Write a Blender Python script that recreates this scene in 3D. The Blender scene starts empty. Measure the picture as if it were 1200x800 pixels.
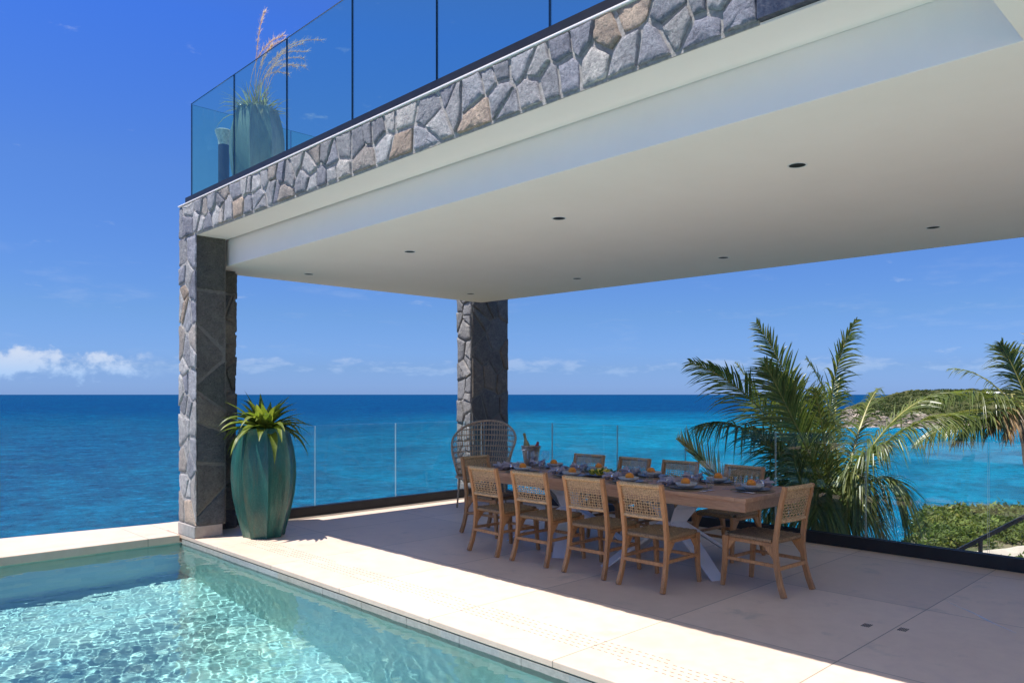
import bpy, math, random
from mathutils import Vector, Matrix, noise as mn
random.seed(7)
S = bpy.context.scene
R = math.radians
# ---------------------------------------------------------------- camera
YAW = 45.8
FX, FY = math.cos(R(YAW)), math.sin(R(YAW))
EYE = 1.6
cd = bpy.data.cameras.new('camera'); cam = bpy.data.objects.new('camera', cd); S.collection.objects.link(cam)
cam.location = (0, 0, EYE); cam.rotation_euler = (R(90), 0, R(YAW-90))
cd.sensor_width = 36; cd.lens = 36*896/1200; cd.shift_y = 62/1200; cd.clip_start = .05; cd.clip_end = 200000
S.camera = cam
S.render.resolution_x = 1024; S.render.resolution_y = 682
# ---------------------------------------------------------------- light
SUN = Vector((-.336, .16, 1)).normalized()
sd = bpy.data.lights.new('sun', 'SUN'); sd.energy = 4.8; sd.angle = R(.53); sd.color = (1, .955, .925)
sun = bpy.data.objects.new('sun', sd); S.collection.objects.link(sun)
sun.rotation_euler = SUN.to_track_quat('Z', 'Y').to_euler()
W = bpy.data.worlds.new('World'); S.world = W; W.use_nodes = True
nt = W.node_tree; nt.nodes.clear(); N = nt.nodes.new; L = nt.links.new
wo = N('ShaderNodeOutputWorld'); bg = N('ShaderNodeBackground'); bg.inputs[1].default_value = .095
sky = N('ShaderNodeTexSky'); sky.sky_type = 'NISHITA'; sky.sun_disc = False
sky.sun_elevation = math.asin(SUN.z); sky.sun_rotation = math.atan2(SUN.x, SUN.y)
sky.altitude = 0; sky.air_density = 1.0; sky.dust_density = .25; sky.ozone_density = 3.0
hs = N('ShaderNodeHueSaturation'); hs.inputs['Saturation'].default_value = 1.22; hs.inputs['Value'].default_value = 1.0
hs.inputs['Hue'].default_value = .507
L(sky.outputs[0], hs.inputs['Color'])
tc = N('ShaderNodeTexCoord'); sep = N('ShaderNodeSeparateXYZ'); L(tc.outputs['Generated'], sep.inputs[0])
def wm(op, a, b=None, c=None, clamp=False):
    n = N('ShaderNodeMath'); n.operation = op; n.use_clamp = clamp
    for i, v in enumerate((a, b, c)):
        if v is None: continue
        if isinstance(v, (int, float)): n.inputs[i].default_value = v
        else: L(v, n.inputs[i])
    return n.outputs[0]
def wsm(v, a, b):
    n = N('ShaderNodeMapRange'); n.interpolation_type = 'SMOOTHSTEP'; L(v, n.inputs[0])
    n.inputs[1].default_value = a; n.inputs[2].default_value = b; return n.outputs[0]
def wnoise(sx, sz, scale, detail, rough=.6):
    mp = N('ShaderNodeMapping'); L(tc.outputs['Generated'], mp.inputs[0]); mp.inputs['Scale'].default_value = (sx, sx, sz)
    n = N('ShaderNodeTexNoise'); L(mp.outputs[0], n.inputs['Vector']); n.inputs['Scale'].default_value = scale
    n.inputs['Detail'].default_value = detail; n.inputs['Roughness'].default_value = rough; return n.outputs[0]
# clean tropical air: less red and green near the horizon than the sky model gives
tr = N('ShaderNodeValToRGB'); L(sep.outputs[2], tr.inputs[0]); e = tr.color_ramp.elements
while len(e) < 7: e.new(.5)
for i, (p_, c_) in enumerate([(0, (.29, .50, 1.36)), (.035, (.31, .475, 1.03)), (.10, (.41, .565, .90)), (.26, (.60, .74, 1.05)), (.42, (.55, .80, 1.35)), (.62, (1.05, .95, 1.0)), (1, (1.6, 1.2, .95))]): e[i].position = p_; e[i].color = (*c_, 1)  # overhead stops, out of view, made brighter and warmer to fill the shade
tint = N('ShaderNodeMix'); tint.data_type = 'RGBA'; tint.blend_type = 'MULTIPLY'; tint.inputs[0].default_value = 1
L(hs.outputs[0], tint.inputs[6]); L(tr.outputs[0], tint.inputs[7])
# bank of cumulus low over the sea, dense towards the left, thin wisps elsewhere
def azdir(px): 
    s = (px-600)/896; x = FX+s*FY; y = FY-s*FX; l = math.hypot(x, y); return x/l, y/l
def wdot(px):
    x, y = azdir(px); return wm('ADD', wm('MULTIPLY', sep.outputs[0], x), wm('MULTIPLY', sep.outputs[1], y))
n1 = wnoise(1, 1.25, 34, 10, .6)
top = wm('MULTIPLY', wsm(wdot(40), .990, .9965), .95)
el = sep.outputs[2]
fl = wm('MULTIPLY', wsm(el, .002, .034), wm('SUBTRACT', 1, wsm(el, .040, .064)))
c1 = wm('MULTIPLY', wsm(wm('ADD', n1, wm('MULTIPLY', fl, .40)), .72, .93), top)
n2 = wnoise(1, 3.2, 20, 8, .6)
fl2 = wm('MULTIPLY', wsm(el, .018, .032), wm('SUBTRACT', 1, wsm(el, .034, .056)))
c2 = wm('MULTIPLY', wsm(wm('ADD', n2, wm('MULTIPLY', fl2, .22)), .64, .82), .34)
n3 = wnoise(1, 5, 9, 8, .62)
fl3 = wm('MULTIPLY', wsm(el, .03, .07), wm('SUBTRACT', 1, wsm(el, .12, .2)))
c3 = wm('MULTIPLY', wm('MULTIPLY', wsm(n3, .55, .8), fl3), .16)
hz = wm('MULTIPLY', wm('SUBTRACT', 1, wsm(el, 0, .09)), .0)
cm = wm('MAXIMUM', wm('MAXIMUM', c1, c2), wm('MAXIMUM', c3, hz))
shade = N('ShaderNodeMix'); shade.data_type = 'RGBA'; L(wsm(el, .015, .055), shade.inputs[0])
shade.inputs[6].default_value = (3.1, 4.6, 7.0, 1); shade.inputs[7].default_value = (4.9, 5.5, 6.7, 1)
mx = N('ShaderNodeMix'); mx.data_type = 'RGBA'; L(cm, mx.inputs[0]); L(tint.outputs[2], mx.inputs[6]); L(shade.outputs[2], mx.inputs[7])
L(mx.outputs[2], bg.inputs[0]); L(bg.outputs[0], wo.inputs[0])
S.view_settings.view_transform = 'Standard'; S.view_settings.look = 'None'; S.view_settings.exposure = .5; S.view_settings.gamma = 1
cy = S.cycles
cy.use_denoising = True; cy.max_bounces = 12; cy.diffuse_bounces = 5; cy.glossy_bounces = 4; cy.transmission_bounces = 8
cy.transparent_max_bounces = 24; cy.sample_clamp_indirect = 6; cy.caustics_reflective = False; cy.caustics_refractive = True; cy.blur_glossy = .5

# ================================================================ helpers
COL = S.collection
def px2(px, py, u):
    """point at forward distance u seen towards a photo direction (used while measuring)"""
    s = (px-600)/896; t = (462-py)/896
    return Vector((u*(FX+s*FY), u*(FY-s*FX), EYE+u*t))
class MB:
    def __init__(self): self.v = []; self.f = []; self.c = []; self.mi = []
    def add(self, vs, fs, col=None, M=None, mi=0):
        o = len(self.v)
        for p in vs:
            p = Vector(p); self.v.append(M @ p if M else p); self.c.append(col if col else (1, 1, 1))
        for f in fs: self.f.append([o+i for i in f]); self.mi.append(mi)
        return self
    def box(self, a, b, M=None, col=None, mi=0):
        x0, y0, z0 = a; x1, y1, z1 = b
        v = [(x0,y0,z0),(x1,y0,z0),(x1,y1,z0),(x0,y1,z0),(x0,y0,z1),(x1,y0,z1),(x1,y1,z1),(x0,y1,z1)]
        return self.add(v, [(3,2,1,0),(4,5,6,7),(0,1,5,4),(1,2,6,5),(2,3,7,6),(3,0,4,7)], col, M, mi)
    def quad(self, a, b, c, d, col=None): return self.add([a, b, c, d], [(0,1,2,3)], col)
    def lathe(self, prof, seg=24, M=None, col=None, rf=None, cap=True):
        vs = []; fs = []
        for r, z in prof:
            for i in range(seg):
                a = 2*math.pi*i/seg; k = rf(a, z) if rf else 1
                vs.append((r*k*math.cos(a), r*k*math.sin(a), z))
        n = len(prof)
        for j in range(n-1):
            for i in range(seg):
                i2 = (i+1) % seg; fs.append((j*seg+i, j*seg+i2, (j+1)*seg+i2, (j+1)*seg+i))
        if cap:
            fs.append(tuple(reversed(range(seg)))); fs.append(tuple((n-1)*seg+i for i in range(seg)))
        return self.add(vs, fs, col, M)
    def tube(self, pts, rad, seg=6, col=None, sx=1, sy=1, up=None, M=None, cap=True):
        """sweep along pts; rad float or list; sx, sy squash; seg 4 with square=... gives bars"""
        pts = [Vector(p) for p in pts]; n = len(pts); vs = []; fs = []
        if isinstance(rad, (int, float)): rad = [rad]*n
        ref = Vector(up) if up else None
        for i, p in enumerate(pts):
            t = (pts[min(i+1, n-1)]-pts[max(i-1, 0)]).normalized()
            r0 = ref or (Vector((0,0,1)) if abs(t.z) < .9 else Vector((0,1,0)))
            a = t.cross(r0).normalized(); b = a.cross(t).normalized()
            for k in range(seg):
                an = 2*math.pi*(k+.5)/seg
                vs.append(p+a*math.cos(an)*rad[i]*sx+b*math.sin(an)*rad[i]*sy)
        for i in range(n-1):
            for k in range(seg):
                k2 = (k+1) % seg; fs.append((i*seg+k, i*seg+k2, (i+1)*seg+k2, (i+1)*seg+k))
        if cap: fs.append(tuple(reversed(range(seg)))); fs.append(tuple((n-1)*seg+k for k in range(seg)))
        return self.add(vs, fs, col, M)
    def build(self, name, mats, parent=None, smooth=False, bevel=0, loc=None):
        me = bpy.data.meshes.new(name); me.from_pydata([tuple(p) for p in self.v], [], self.f)
        if not isinstance(mats, (list, tuple)): mats = [mats]
        for m in mats: me.materials.append(m)
        for p, k in zip(me.polygons, self.mi): p.material_index = k
        if any(c != (1,1,1) for c in self.c) or any('lea' in m.name or 'plume' in m.name for m in mats):
            ca = me.color_attributes.new('Col', 'FLOAT_COLOR', 'POINT')
            for i, c in enumerate(self.c): ca.data[i].color = (c[0], c[1], c[2], 1)
        if smooth:
            me.polygons.foreach_set('use_smooth', [True]*len(me.polygons))
            if smooth != True: 
                try: me.set_sharp_from_angle(angle=R(smooth))
                except Exception: pass
        me.update()
        o = bpy.data.objects.new(name, me); COL.objects.link(o)
        if parent: o.parent = parent
        if loc: o.location = loc
        if bevel:
            b = o.modifiers.new('bevel', 'BEVEL'); b.width = bevel; b.segments = 2; b.limit_method = 'ANGLE'; b.angle_limit = R(40)
        return o
def tag(o, label=None, cat=None, group=None, kind=None):
    if label: o['label'] = label
    if cat: o['category'] = cat
    if group: o['group'] = group
    if kind: o['kind'] = kind
    return o
def empty(name, loc, label, cat, rz=0, group=None):
    o = bpy.data.objects.new(name, None); COL.objects.link(o); o.location = loc; o.rotation_euler = (0, 0, rz)
    o.empty_display_size = .1
    return tag(o, label, cat, group)
def copy_tree(root, loc, rz, label, group=None):
    r = root.copy(); COL.objects.link(r); r.location = loc; r.rotation_euler = (0, 0, rz); r['label'] = label
    if group: r['group'] = group
    for ch in list(root.children):
        c = ch.copy(); COL.objects.link(c); c.parent = r
        for g in list(ch.children):
            d = g.copy(); COL.objects.link(d); d.parent = c
    return r

# ---------------------------------------------------------------- materials
class MT:
    def __init__(s, name):
        s.m = bpy.data.materials.new(name); s.m.use_nodes = True; s.t = s.m.node_tree
        s.p = s.t.nodes['Principled BSDF']; s.out = s.t.nodes['Material Output']
    def n(s, t, **k):
        x = s.t.nodes.new(t)
        for a, b in k.items(): setattr(x, a, b)
        return x
    def l(s, a, b): s.t.links.new(a, b)
    def set(s, **k):
        for a, b in k.items():
            s.p.inputs[a.replace('_', ' ')].default_value = b
        return s
    def co(s, scale=(1,1,1), obj=True):
        tc = s.n('ShaderNodeTexCoord')
        mp = s.n('ShaderNodeMapping'); s.l(tc.outputs['Object'] if obj else tc.outputs['Generated'], mp.inputs[0]); mp.inputs['Scale'].default_value = scale
        return mp.outputs[0]
    def wco(s, scale=(1,1,1)):
        g = s.n('ShaderNodeNewGeometry'); mp = s.n('ShaderNodeMapping'); s.l(g.outputs['Position'], mp.inputs[0]); mp.inputs['Scale'].default_value = scale
        return mp.outputs[0]
    def noise(s, v, scale, detail=4, rough=.55, dist=0):
        x = s.n('ShaderNodeTexNoise'); s.l(v, x.inputs['Vector']); x.inputs['Scale'].default_value = scale
        x.inputs['Detail'].default_value = detail; x.inputs['Roughness'].default_value = rough; x.inputs['Distortion'].default_value = dist
        return x.outputs[0]
    def ramp(s, v, stops):
        x = s.n('ShaderNodeValToRGB'); s.l(v, x.inputs[0]); e = x.color_ramp.elements
        while len(e) < len(stops): e.new(.5)
        for i, (p, c) in enumerate(stops):
            e[i].position = p; e[i].color = (*c, 1) if len(c) == 3 else c
        return x.outputs[0]
    def mix(s, f, a, b, mode='MIX'):
        x = s.n('ShaderNodeMix', data_type='RGBA', blend_type=mode)
        for i, v in ((0, f), (6, a), (7, b)):
            if isinstance(v, (int, float)): x.inputs[i].default_value = v
            elif isinstance(v, tuple): x.inputs[i].default_value = (*v, 1)
            else: s.l(v, x.inputs[i])
        return x.outputs[2]
    def math(s, op, a, b=None, c=None):
        x = s.n('ShaderNodeMath', operation=op)
        for i, v in enumerate((a, b, c)):
            if v is None: continue
            if isinstance(v, (int, float)): x.inputs[i].default_value = v
            else: s.l(v, x.inputs[i])
        return x.outputs[0]
    def sm(s, v, a, b, c=0, d=1):
        x = s.n('ShaderNodeMapRange', interpolation_type='SMOOTHSTEP'); s.l(v, x.inputs[0])
        for i, k in enumerate((a, b, c, d)): x.inputs[i+1].default_value = k
        return x.outputs[0]
    def bump(s, h, dist=.01, strength=1, prev=None):
        b = s.n('ShaderNodeBump'); s.l(h, b.inputs['Height']); b.inputs['Distance'].default_value = dist; b.inputs['Strength'].default_value = strength
        if prev: s.l(prev, b.inputs['Normal'])
        s.l(b.outputs[0], s.p.inputs['Normal']); return b.outputs[0]
    def base(s, c): s.l(c, s.p.inputs['Base Color'])
    def rgh(s, c): s.l(c, s.p.inputs['Roughness'])
def simple(name, col, rough=.5, metal=0, nscale=0, var=.15, bump=0, bscale=60, **k):
    m = MT(name); m.set(Base_Color=(*col, 1), Roughness=rough, Metallic=metal, **k)
    if nscale:
        n = m.noise(m.co(), nscale, 6)
        lo = tuple(c*(1-var) for c in col); hi = tuple(min(1, c*(1+var)) for c in col)
        m.base(m.ramp(n, [(.3, lo), (.7, hi)]))
    if bump: m.bump(m.noise(m.co(), bscale, 5), bump)
    return m.m

def mat_paving(name, warm=1.0):
    m = MT(name); w = m.wco()
    a = m.noise(w, .9, 5, .6); b = m.noise(w, 7, 7, .65, .4); c = m.noise(w, 60, 3, .6)
    col = m.ramp(a, [(.3, (.73, .55, .41)), (.7, (.82, .64, .49))])
    col = m.mix(.5, col, m.ramp(b, [(.25, (.67, .495, .365)), (.5, (.79, .61, .465)), (.75, (.87, .695, .55))]))
    sp = m.n('ShaderNodeSeparateXYZ'); m.l(w, sp.inputs[0])
    def joint(o, off, size):
        f = m.math('FRACT', m.math('DIVIDE', m.math('ADD', o, off), size))
        d = m.math('MULTIPLY', m.math('MINIMUM', f, m.math('SUBTRACT', 1, f)), size)
        return m.sm(d, .0025, .0055)
    jx = joint(sp.outputs[0], -4.60+1.58*10, 1.58); jy = joint(sp.outputs[1], -1.93+1.2*10, 1.2)
    j = m.math('MINIMUM', jx, jy)
    # per-slab tone
    ix = m.math('FLOOR', m.math('DIVIDE', m.math('ADD', sp.outputs[0], -4.60+15.8), 1.58)); iy = m.math('FLOOR', m.math('DIVIDE', m.math('ADD', sp.outputs[1], -1.93+12), 1.2))
    cb = m.n('ShaderNodeCombineXYZ'); m.l(ix, cb.inputs[0]); m.l(iy, cb.inputs[1])
    wn = m.n('ShaderNodeTexWhiteNoise'); m.l(cb.outputs[0], wn.inputs[0])
    col = m.mix(1, col, m.ramp(wn.outputs[0], [(0, (.86, .86, .87)), (1, (1, 1, 1))]), 'MULTIPLY')
    col = m.mix(m.sm(m.noise(w, 2.3, 6, .7), .56, .72, 0, .5), col, (.44, .38, .315))
    col = m.mix(j, m.mix(.7, col, (.2, .17, .14)), col)
    m.base(col); m.rgh(m.ramp(b, [(.3, (.42,)*3), (.7, (.62,)*3)]))
    h = m.math('ADD', m.math('MULTIPLY', c, .25), m.math('MULTIPLY', b, .5)); h = m.math('ADD', h, j)
    m.bump(h, .0015); m.set(Specular_IOR_Level=.22)
    return m.m
M_pave = mat_paving('limestone paving')
def mat_stone(name, rough=.85, splash=.75):
    m = MT(name); at = m.n('ShaderNodeAttribute', attribute_name='Col')
    w = m.wco(); n1 = m.noise(w, 9, 6, .65); n2 = m.noise(w, 45, 6, .75); n3 = m.noise(w, 3, 4)
    c = m.mix(1, at.outputs['Color'], m.ramp(n1, [(.25, (.62, .62, .64)), (.75, (1.3, 1.28, 1.22))]), 'MULTIPLY')
    c = m.mix(1, c, m.ramp(n2, [(.3, (.55, .55, .56)), (.5, (1, 1, 1)), (.72, (1.35, 1.33, 1.3))]), 'MULTIPLY')
    vo = m.n('ShaderNodeTexVoronoi'); m.l(w, vo.inputs['Vector']); vo.inputs['Scale'].default_value = 230
    c = m.mix(m.sm(vo.outputs['Distance'], .0, .35, .6, 0), c, (.66, .65, .63))
    c = m.mix(m.sm(m.noise(w, 16, 7, .8, .8), .60, .70, 0, splash), c, (.50, .48, .44))
    c = m.mix(m.sm(m.noise(w, 11, 7, .8), .30, .42, .5, 0), c, (.09, .09, .10))
    m.base(c); m.set(Roughness=rough, Specular_IOR_Level=.3)
    n4 = m.noise(m.wco((1, 6, 9)), 5, 6, .75, 1.2); c = m.mix(m.sm(n4, .40, .46, .4, 0), c, (.10, .10, .115)); m.base(c)
    h = m.math('ADD', m.math('MULTIPLY', m.math('ADD', n1, m.math('MULTIPLY', n4, .8)), .8), m.math('MULTIPLY', n2, .9)); m.bump(h, .02)
    return m.m
M_stone = mat_stone('granite rubble'); M_stoneShade = mat_stone('shade-toned smooth cut stone', splash=.25)  # second copy with fewer light splashes, for the shade-toned column faces
m = MT('mortar'); w = m.wco(); m.base(m.ramp(m.noise(w, 30, 5, .7), [(.3, (.36, .34, .31)), (.5, (.52, .50, .47)), (.7, (.66, .64, .61))])); m.bump(m.noise(w, 45, 7, .8), .03); m.set(Roughness=.95, Specular_IOR_Level=.2); M_mortar = m.m
m = MT('painted render'); w = m.wco(); m.base(m.ramp(m.noise(w, 1.3, 6, .7), [(.3, (.85, .80, .775)), (.7, (.885, .835, .815))])); m.bump(m.noise(w, 90, 3), .0006); m.set(Roughness=.75, Specular_IOR_Level=.25); M_plaster = m.m
m = MT('cast coping'); w = m.wco(); m.base(m.ramp(m.noise(w, 12, 6, .7), [(.3, (.34, .30, .265)), (.7, (.47, .43, .385))])); m.bump(m.noise(w, 60, 4), .002); m.set(Roughness=.9); M_coping = m.m
m = MT('shade-toned mortar'); w = m.wco(); m.base(m.ramp(m.noise(w, 30, 5, .7), [(.3, (.15, .145, .135)), (.7, (.23, .22, .20))])); m.bump(m.noise(w, 70, 5, .7), .012); m.set(Roughness=.95, Specular_IOR_Level=.2); M_mortarShade = m.m  # mortar darkened so its colour carries the shade on the columns
M_black = simple('black anodised channel', (.012, .012, .014), .45, nscale=6, var=.3)
M_slate = (lambda m: (m.base(m.ramp(m.noise(m.wco((1, 6, 1)), 3, 7, .7), [(.3, (.02, .026, .045)), (.55, (.05, .06, .085)), (.75, (.14, .15, .17))])), m.set(Roughness=.35), m.bump(m.noise(m.wco(), 40, 5), .004), m.m)[-1])(MT('dark slate cladding'))
def mat_glass(name, tint, gl=.9, rough=.0, extra=0.0, ior=1.5):
    m = MT(name); m.t.nodes.remove(m.p)
    tr = m.n('ShaderNodeBsdfTransparent'); tr.inputs[0].default_value = (*tint, 1)
    g = m.n('ShaderNodeBsdfGlossy'); g.inputs['Roughness'].default_value = rough; g.inputs[0].default_value = (gl, gl, gl, 1)
    fr = m.n('ShaderNodeFresnel'); ge = m.n('ShaderNodeNewGeometry')
    mi = m.n('ShaderNodeMix', data_type='FLOAT'); m.l(ge.outputs['Backfacing'], mi.inputs[0]); mi.inputs[2].default_value = ior; mi.inputs[3].default_value = 1/ior; m.l(mi.outputs[0], fr.inputs[0])
    mx = m.n('ShaderNodeMixShader')
    m.l(fr.outputs[0], mx.inputs[0]); m.l(tr.outputs[0], mx.inputs[1]); m.l(g.outputs[0], mx.inputs[2]); m.l(mx.outputs[0], m.out.inputs[0])
    return m.m
M_glassU = mat_glass('teal tinted glass', (.86, .985, .90), gl=.7)
M_glassL = mat_glass('clear balustrade glass', (.955, .98, .975), gl=.55)
M_glassE = simple('polished glass edge', (.45, .56, .58), .15, bump=0, Specular_IOR_Level=.8)
M_glassTop = simple('painted glass top highlight', (.78, .86, .86), .1, Specular_IOR_Level=1.0)  # near-white colour paints the bright line along the pane tops
M_glassEU = simple('dark glass joint', (.01, .03, .045), .2)
M_cup = mat_glass('drinking glass', (.95, .96, .97), gl=1, ior=1.45)
# woods
def mat_wood(name, a, b, ax=2, sc=1.0):
    m = MT(name); k = [14, 14, 14]; k[ax] = 1.3
    v = m.co(tuple(x*sc for x in k)); n = m.noise(v, 1.6, 8, .62, .6); n2 = m.noise(m.co(tuple(x*6*sc for x in k)), 2, 3)
    oi = m.n('ShaderNodeObjectInfo')
    c = m.ramp(n, [(.28, a), (.52, tuple((x+y)/2 for x, y in zip(a, b))), (.74, b)])
    c = m.mix(.35, c, m.ramp(n2, [(.3, tuple(x*.6 for x in a)), (.7, b)]))
    m.base(m.mix(1, c, m.ramp(oi.outputs['Random'], [(0, (.86,)*3), (1, (1.12,)*3)]), 'MULTIPLY'))
    m.rgh(m.ramp(n, [(.3, (.5,)*3), (.7, (.68,)*3)])); m.bump(n2, .0012); m.set(Specular_IOR_Level=.35)
    return m.m
M_teak = mat_wood('weathered teak', (.33, .15, .055), (.70, .385, .175))
M_teakY = mat_wood('teak tabletop boards', (.33, .165, .085), (.56, .36, .22), ax=1)
def mat_cord(name, a, b, sc=120):
    m = MT(name); n = m.noise(m.co(), 40, 4); w = m.noise(m.co((1, 1, 1)), sc, 3, .6)
    m.base(m.mix(.6, m.ramp(n, [(.3, a), (.7, b)]), m.ramp(w, [(.35, tuple(x*.45 for x in a)), (.6, b)]))); m.bump(w, .004); m.set(Roughness=.75, Specular_IOR_Level=.25)
    return m.m
M_cord = mat_cord('seagrass cord', (.50, .31, .145), (.82, .58, .32))
M_cordD = mat_cord('dark woven cord', (.20, .125, .065), (.44, .30, .17))
M_rattan = mat_cord('grey rattan cane', (.36, .25, .155), (.66, .49, .33), 60)
M_white = simple('white powder coat', (.76, .77, .78), .35, nscale=3, var=.04)
M_plate = simple('stoneware glaze', (.33, .33, .32), .3, nscale=30, var=.2)
M_plateD = simple('charcoal stoneware', (.20, .195, .19), .4, nscale=30, var=.25)
M_bowl = simple('pale stoneware bowl', (.55, .52, .47), .35, nscale=40, var=.15)
M_mat = mat_cord('woven placemat', (.20, .135, .08), (.38, .28, .17), 200)
M_orange = (lambda m: (m.base(m.ramp(m.noise(m.co(), 18, 3), [(.3, (.82, .24, .015)), (.7, (.9, .36, .03))])), m.bump(m.noise(m.co(), 260, 2), .003), m.set(Roughness=.42), m.m)[-1])(MT('orange peel'))
M_lemon = (lambda m: (m.base(m.ramp(m.noise(m.co(), 18, 3), [(.3, (.78, .52, .03)), (.7, (.9, .68, .08))])), m.bump(m.noise(m.co(), 260, 2), .003), m.set(Roughness=.42), m.m)[-1])(MT('lemon peel'))
M_linen = simple('lilac grey linen', (.44, .38, .40), .9, nscale=50, var=.18, bump=.002, bscale=300)
M_silver = simple('polished silver', (.78, .78, .8), .16, metal=1, nscale=8, var=.1)
M_bottle = simple('gold foil and green glass', (.32, .24, .10), .3, metal=.5)
M_red = simple('red foil', (.35, .03, .03), .4)
M_ledge = simple('lamp housing black', (.006, .006, .006), .7)
def mat_leaf(name, a, b, c=None, rough=.42, tl=.35, sc=3, spec=.5):
    m = MT(name); n = m.noise(m.wco(), sc, 4, .6); n2 = m.noise(m.wco(), sc*7, 3)
    col = m.ramp(n, [(.3, a), (.68, b)] + ([(.85, c)] if c else []))
    col = m.mix(.35, col, m.ramp(n2, [(.3, a), (.7, b)]))
    at = m.n('ShaderNodeAttribute', attribute_name='Col'); col = m.mix(1, col, at.outputs['Color'], 'MULTIPLY')
    m.base(col); m.set(Roughness=rough, Specular_IOR_Level=spec)
    t = m.n('ShaderNodeBsdfTranslucent'); m.l(m.mix(1, col, (1.6, 1.7, .8), 'MULTIPLY'), t.inputs[0]); mx = m.n('ShaderNodeMixShader'); mx.inputs[0].default_value = tl
    m.l(m.p.outputs[0], mx.inputs[1]); m.l(t.outputs[0], mx.inputs[2]); m.l(mx.outputs[0], m.out.inputs[0])
    return m.m
M_palm = mat_leaf('palm leaflets', (.065, .10, .025), (.20, .24, .07), (.44, .43, .19), spec=.6, rough=.36)
M_palmdry = mat_leaf('dry palm leaflets', (.17, .105, .05), (.36, .25, .12), tl=.25)
M_palmpale = mat_leaf('bleached palm leaflets', (.30, .28, .12), (.55, .50, .26), (.7, .62, .40), sc=9)
M_rachis = simple('palm rachis', (.34, .31, .09), .45, nscale=9, var=.3)
M_bark = simple('palm bark', (.17, .115, .075), .9, nscale=8, var=.4, bump=.02, bscale=14)
M_brom = mat_leaf('bromeliad leaf', (.08, .12, .02), (.20, .25, .045), (.42, .42, .16), sc=5)
M_tuft = mat_leaf('tuft leaf', (.11, .13, .085), (.26, .27, .18), sc=8)
M_plume = mat_leaf('grass plume', (.50, .34, .30), (.72, .56, .50), sc=14)
M_shrub = mat_leaf('coastal shrub leaf', (.05, .088, .018), (.12, .165, .035), (.20, .21, .07), rough=.6, sc=.5, tl=.25, spec=.3)
M_soil = simple('dark potting soil', (.03, .02, .014), .95, bump=.01)

# ================================================================ STRUCTURE
XF = 3.38           # plane of the stone facade and pool wall
WL = -.10           # water level
# --- deck
d = MB(); OV = .0
d.box((XF+.004, -6, -.045), (8.34, 9.3, 0))
deck = d.build('terrace_floor', M_pave, bevel=.006); tag(deck, kind='structure')
d = MB(); d.box((XF+.03, -6, -2.2), (8.30, 9.26, -.046)); tag(d.build('terrace_base', M_coping), kind='structure')
# --- far strip by the pool's end
def strip(x0, x1, yi0, yi1, yo0, yo1, z0, z1):
    m = MB(); m.add([(x0, yi0, z0), (x1, yi1, z0), (x1, yo1, z0), (x0, yo0, z0), (x0, yi0, z1), (x1, yi1, z1), (x1, yo1, z1), (x0, yo0, z1)],
                    [(3,2,1,0),(4,5,6,7),(0,1,5,4),(1,2,6,5),(2,3,7,6),(3,0,4,7)]); return m
s = strip(-9, XF-.013, 8.90, 8.90, 11.5, 9.86, -.09, 0); tag(s.build('pool_surround', M_pave, bevel=.008), kind='structure')
s = strip(-9, 3.8, 8.93, 8.93, 11.45, 9.82, -2.2, -.092); tag(s.build('pool_end_base', M_coping), kind='structure')
s = strip(-9, 3.9, 11.53, 9.885, 11.66, 10.0, -.6, -.03); tag(s.build('surround_kerb', M_coping, bevel=.006), kind='structure')
s = MB(); s.box((XF-.012, 9.302, -.09), (3.97, 9.86, -.001)); tag(s.build('surround_end', M_pave), kind='structure')
s = MB(); s.box((-13, -9, -.2), (-4.51, 8.88, 0)); s.box((-4.5, -9, -.2), (XF-.02, -5.31, 0)); tag(s.build('bounce_deck', M_pave), kind='structure')  # unseen pale paving added round the pool to bounce light upwards
s = MB(); s.box((-13, -9.4, -2), (3.3, -9.02, 6.5)); tag(s.build('bounce_wall', M_plaster), 'long cream wall added out of view behind the viewpoint to bounce light', 'wall')  # unseen wall added to bounce light towards the ceiling
# --- pool shell
def mat_pool():
    m = MT('pool mosaic'); w = m.wco(); sp = m.n('ShaderNodeSeparateXYZ'); m.l(w, sp.inputs[0])
    def tile(o, sz):
        f = m.math('FRACT', m.math('DIVIDE', m.math('ADD', o, 50), sz)); dd = m.math('MULTIPLY', m.math('MINIMUM', f, m.math('SUBTRACT', 1, f)), sz); return m.sm(dd, .001, .004), m.math('FLOOR', m.math('DIVIDE', m.math('ADD', o, 50), sz))
    (jx, ix), (jy, iy), (jz, iz) = tile(sp.outputs[0], .15), tile(sp.outputs[1], .15), tile(sp.outputs[2], .15)
    cb = m.n('ShaderNodeCombineXYZ'); m.l(ix, cb.inputs[0]); m.l(iy, cb.inputs[1]); m.l(iz, cb.inputs[2])
    wn = m.n('ShaderNodeTexWhiteNoise'); m.l(cb.outputs[0], wn.inputs[0])
    c = m.ramp(wn.outputs[0], [(0, (.34, .52, .49)), (.35, (.42, .62, .59)), (.6, (.56, .68, .60)), (.8, (.38, .60, .60)), (1, (.62, .68, .56))])
    c = m.mix(.4, c, m.ramp(m.noise(w, 1.1, 5, .6), [(.3, (.36, .60, .60)), (.7, (.60, .70, .56))]))
    m.base(c); m.set(Roughness=.5); m.bump(m.noise(w, 30, 3), .004); return m.m
M_pool = mat_pool()
PX0, PY0, PZ = -4.2, -5.0, -1.60
p = MB(); x0, x1, y0, y1 = PX0, XF+.025, PY0, 8.93
p.box((x0-.3, y0-.3, PZ-.2), (x1, y1, PZ)); 
tag(p.build('pool_floor', M_pool), kind='structure')
p = MB(); p.box((XF+.0062, y0, PZ-.2), (x1+.003, y1, -.1901)); tag(p.build('pool_side_wall', M_pool), kind='structure')
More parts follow.
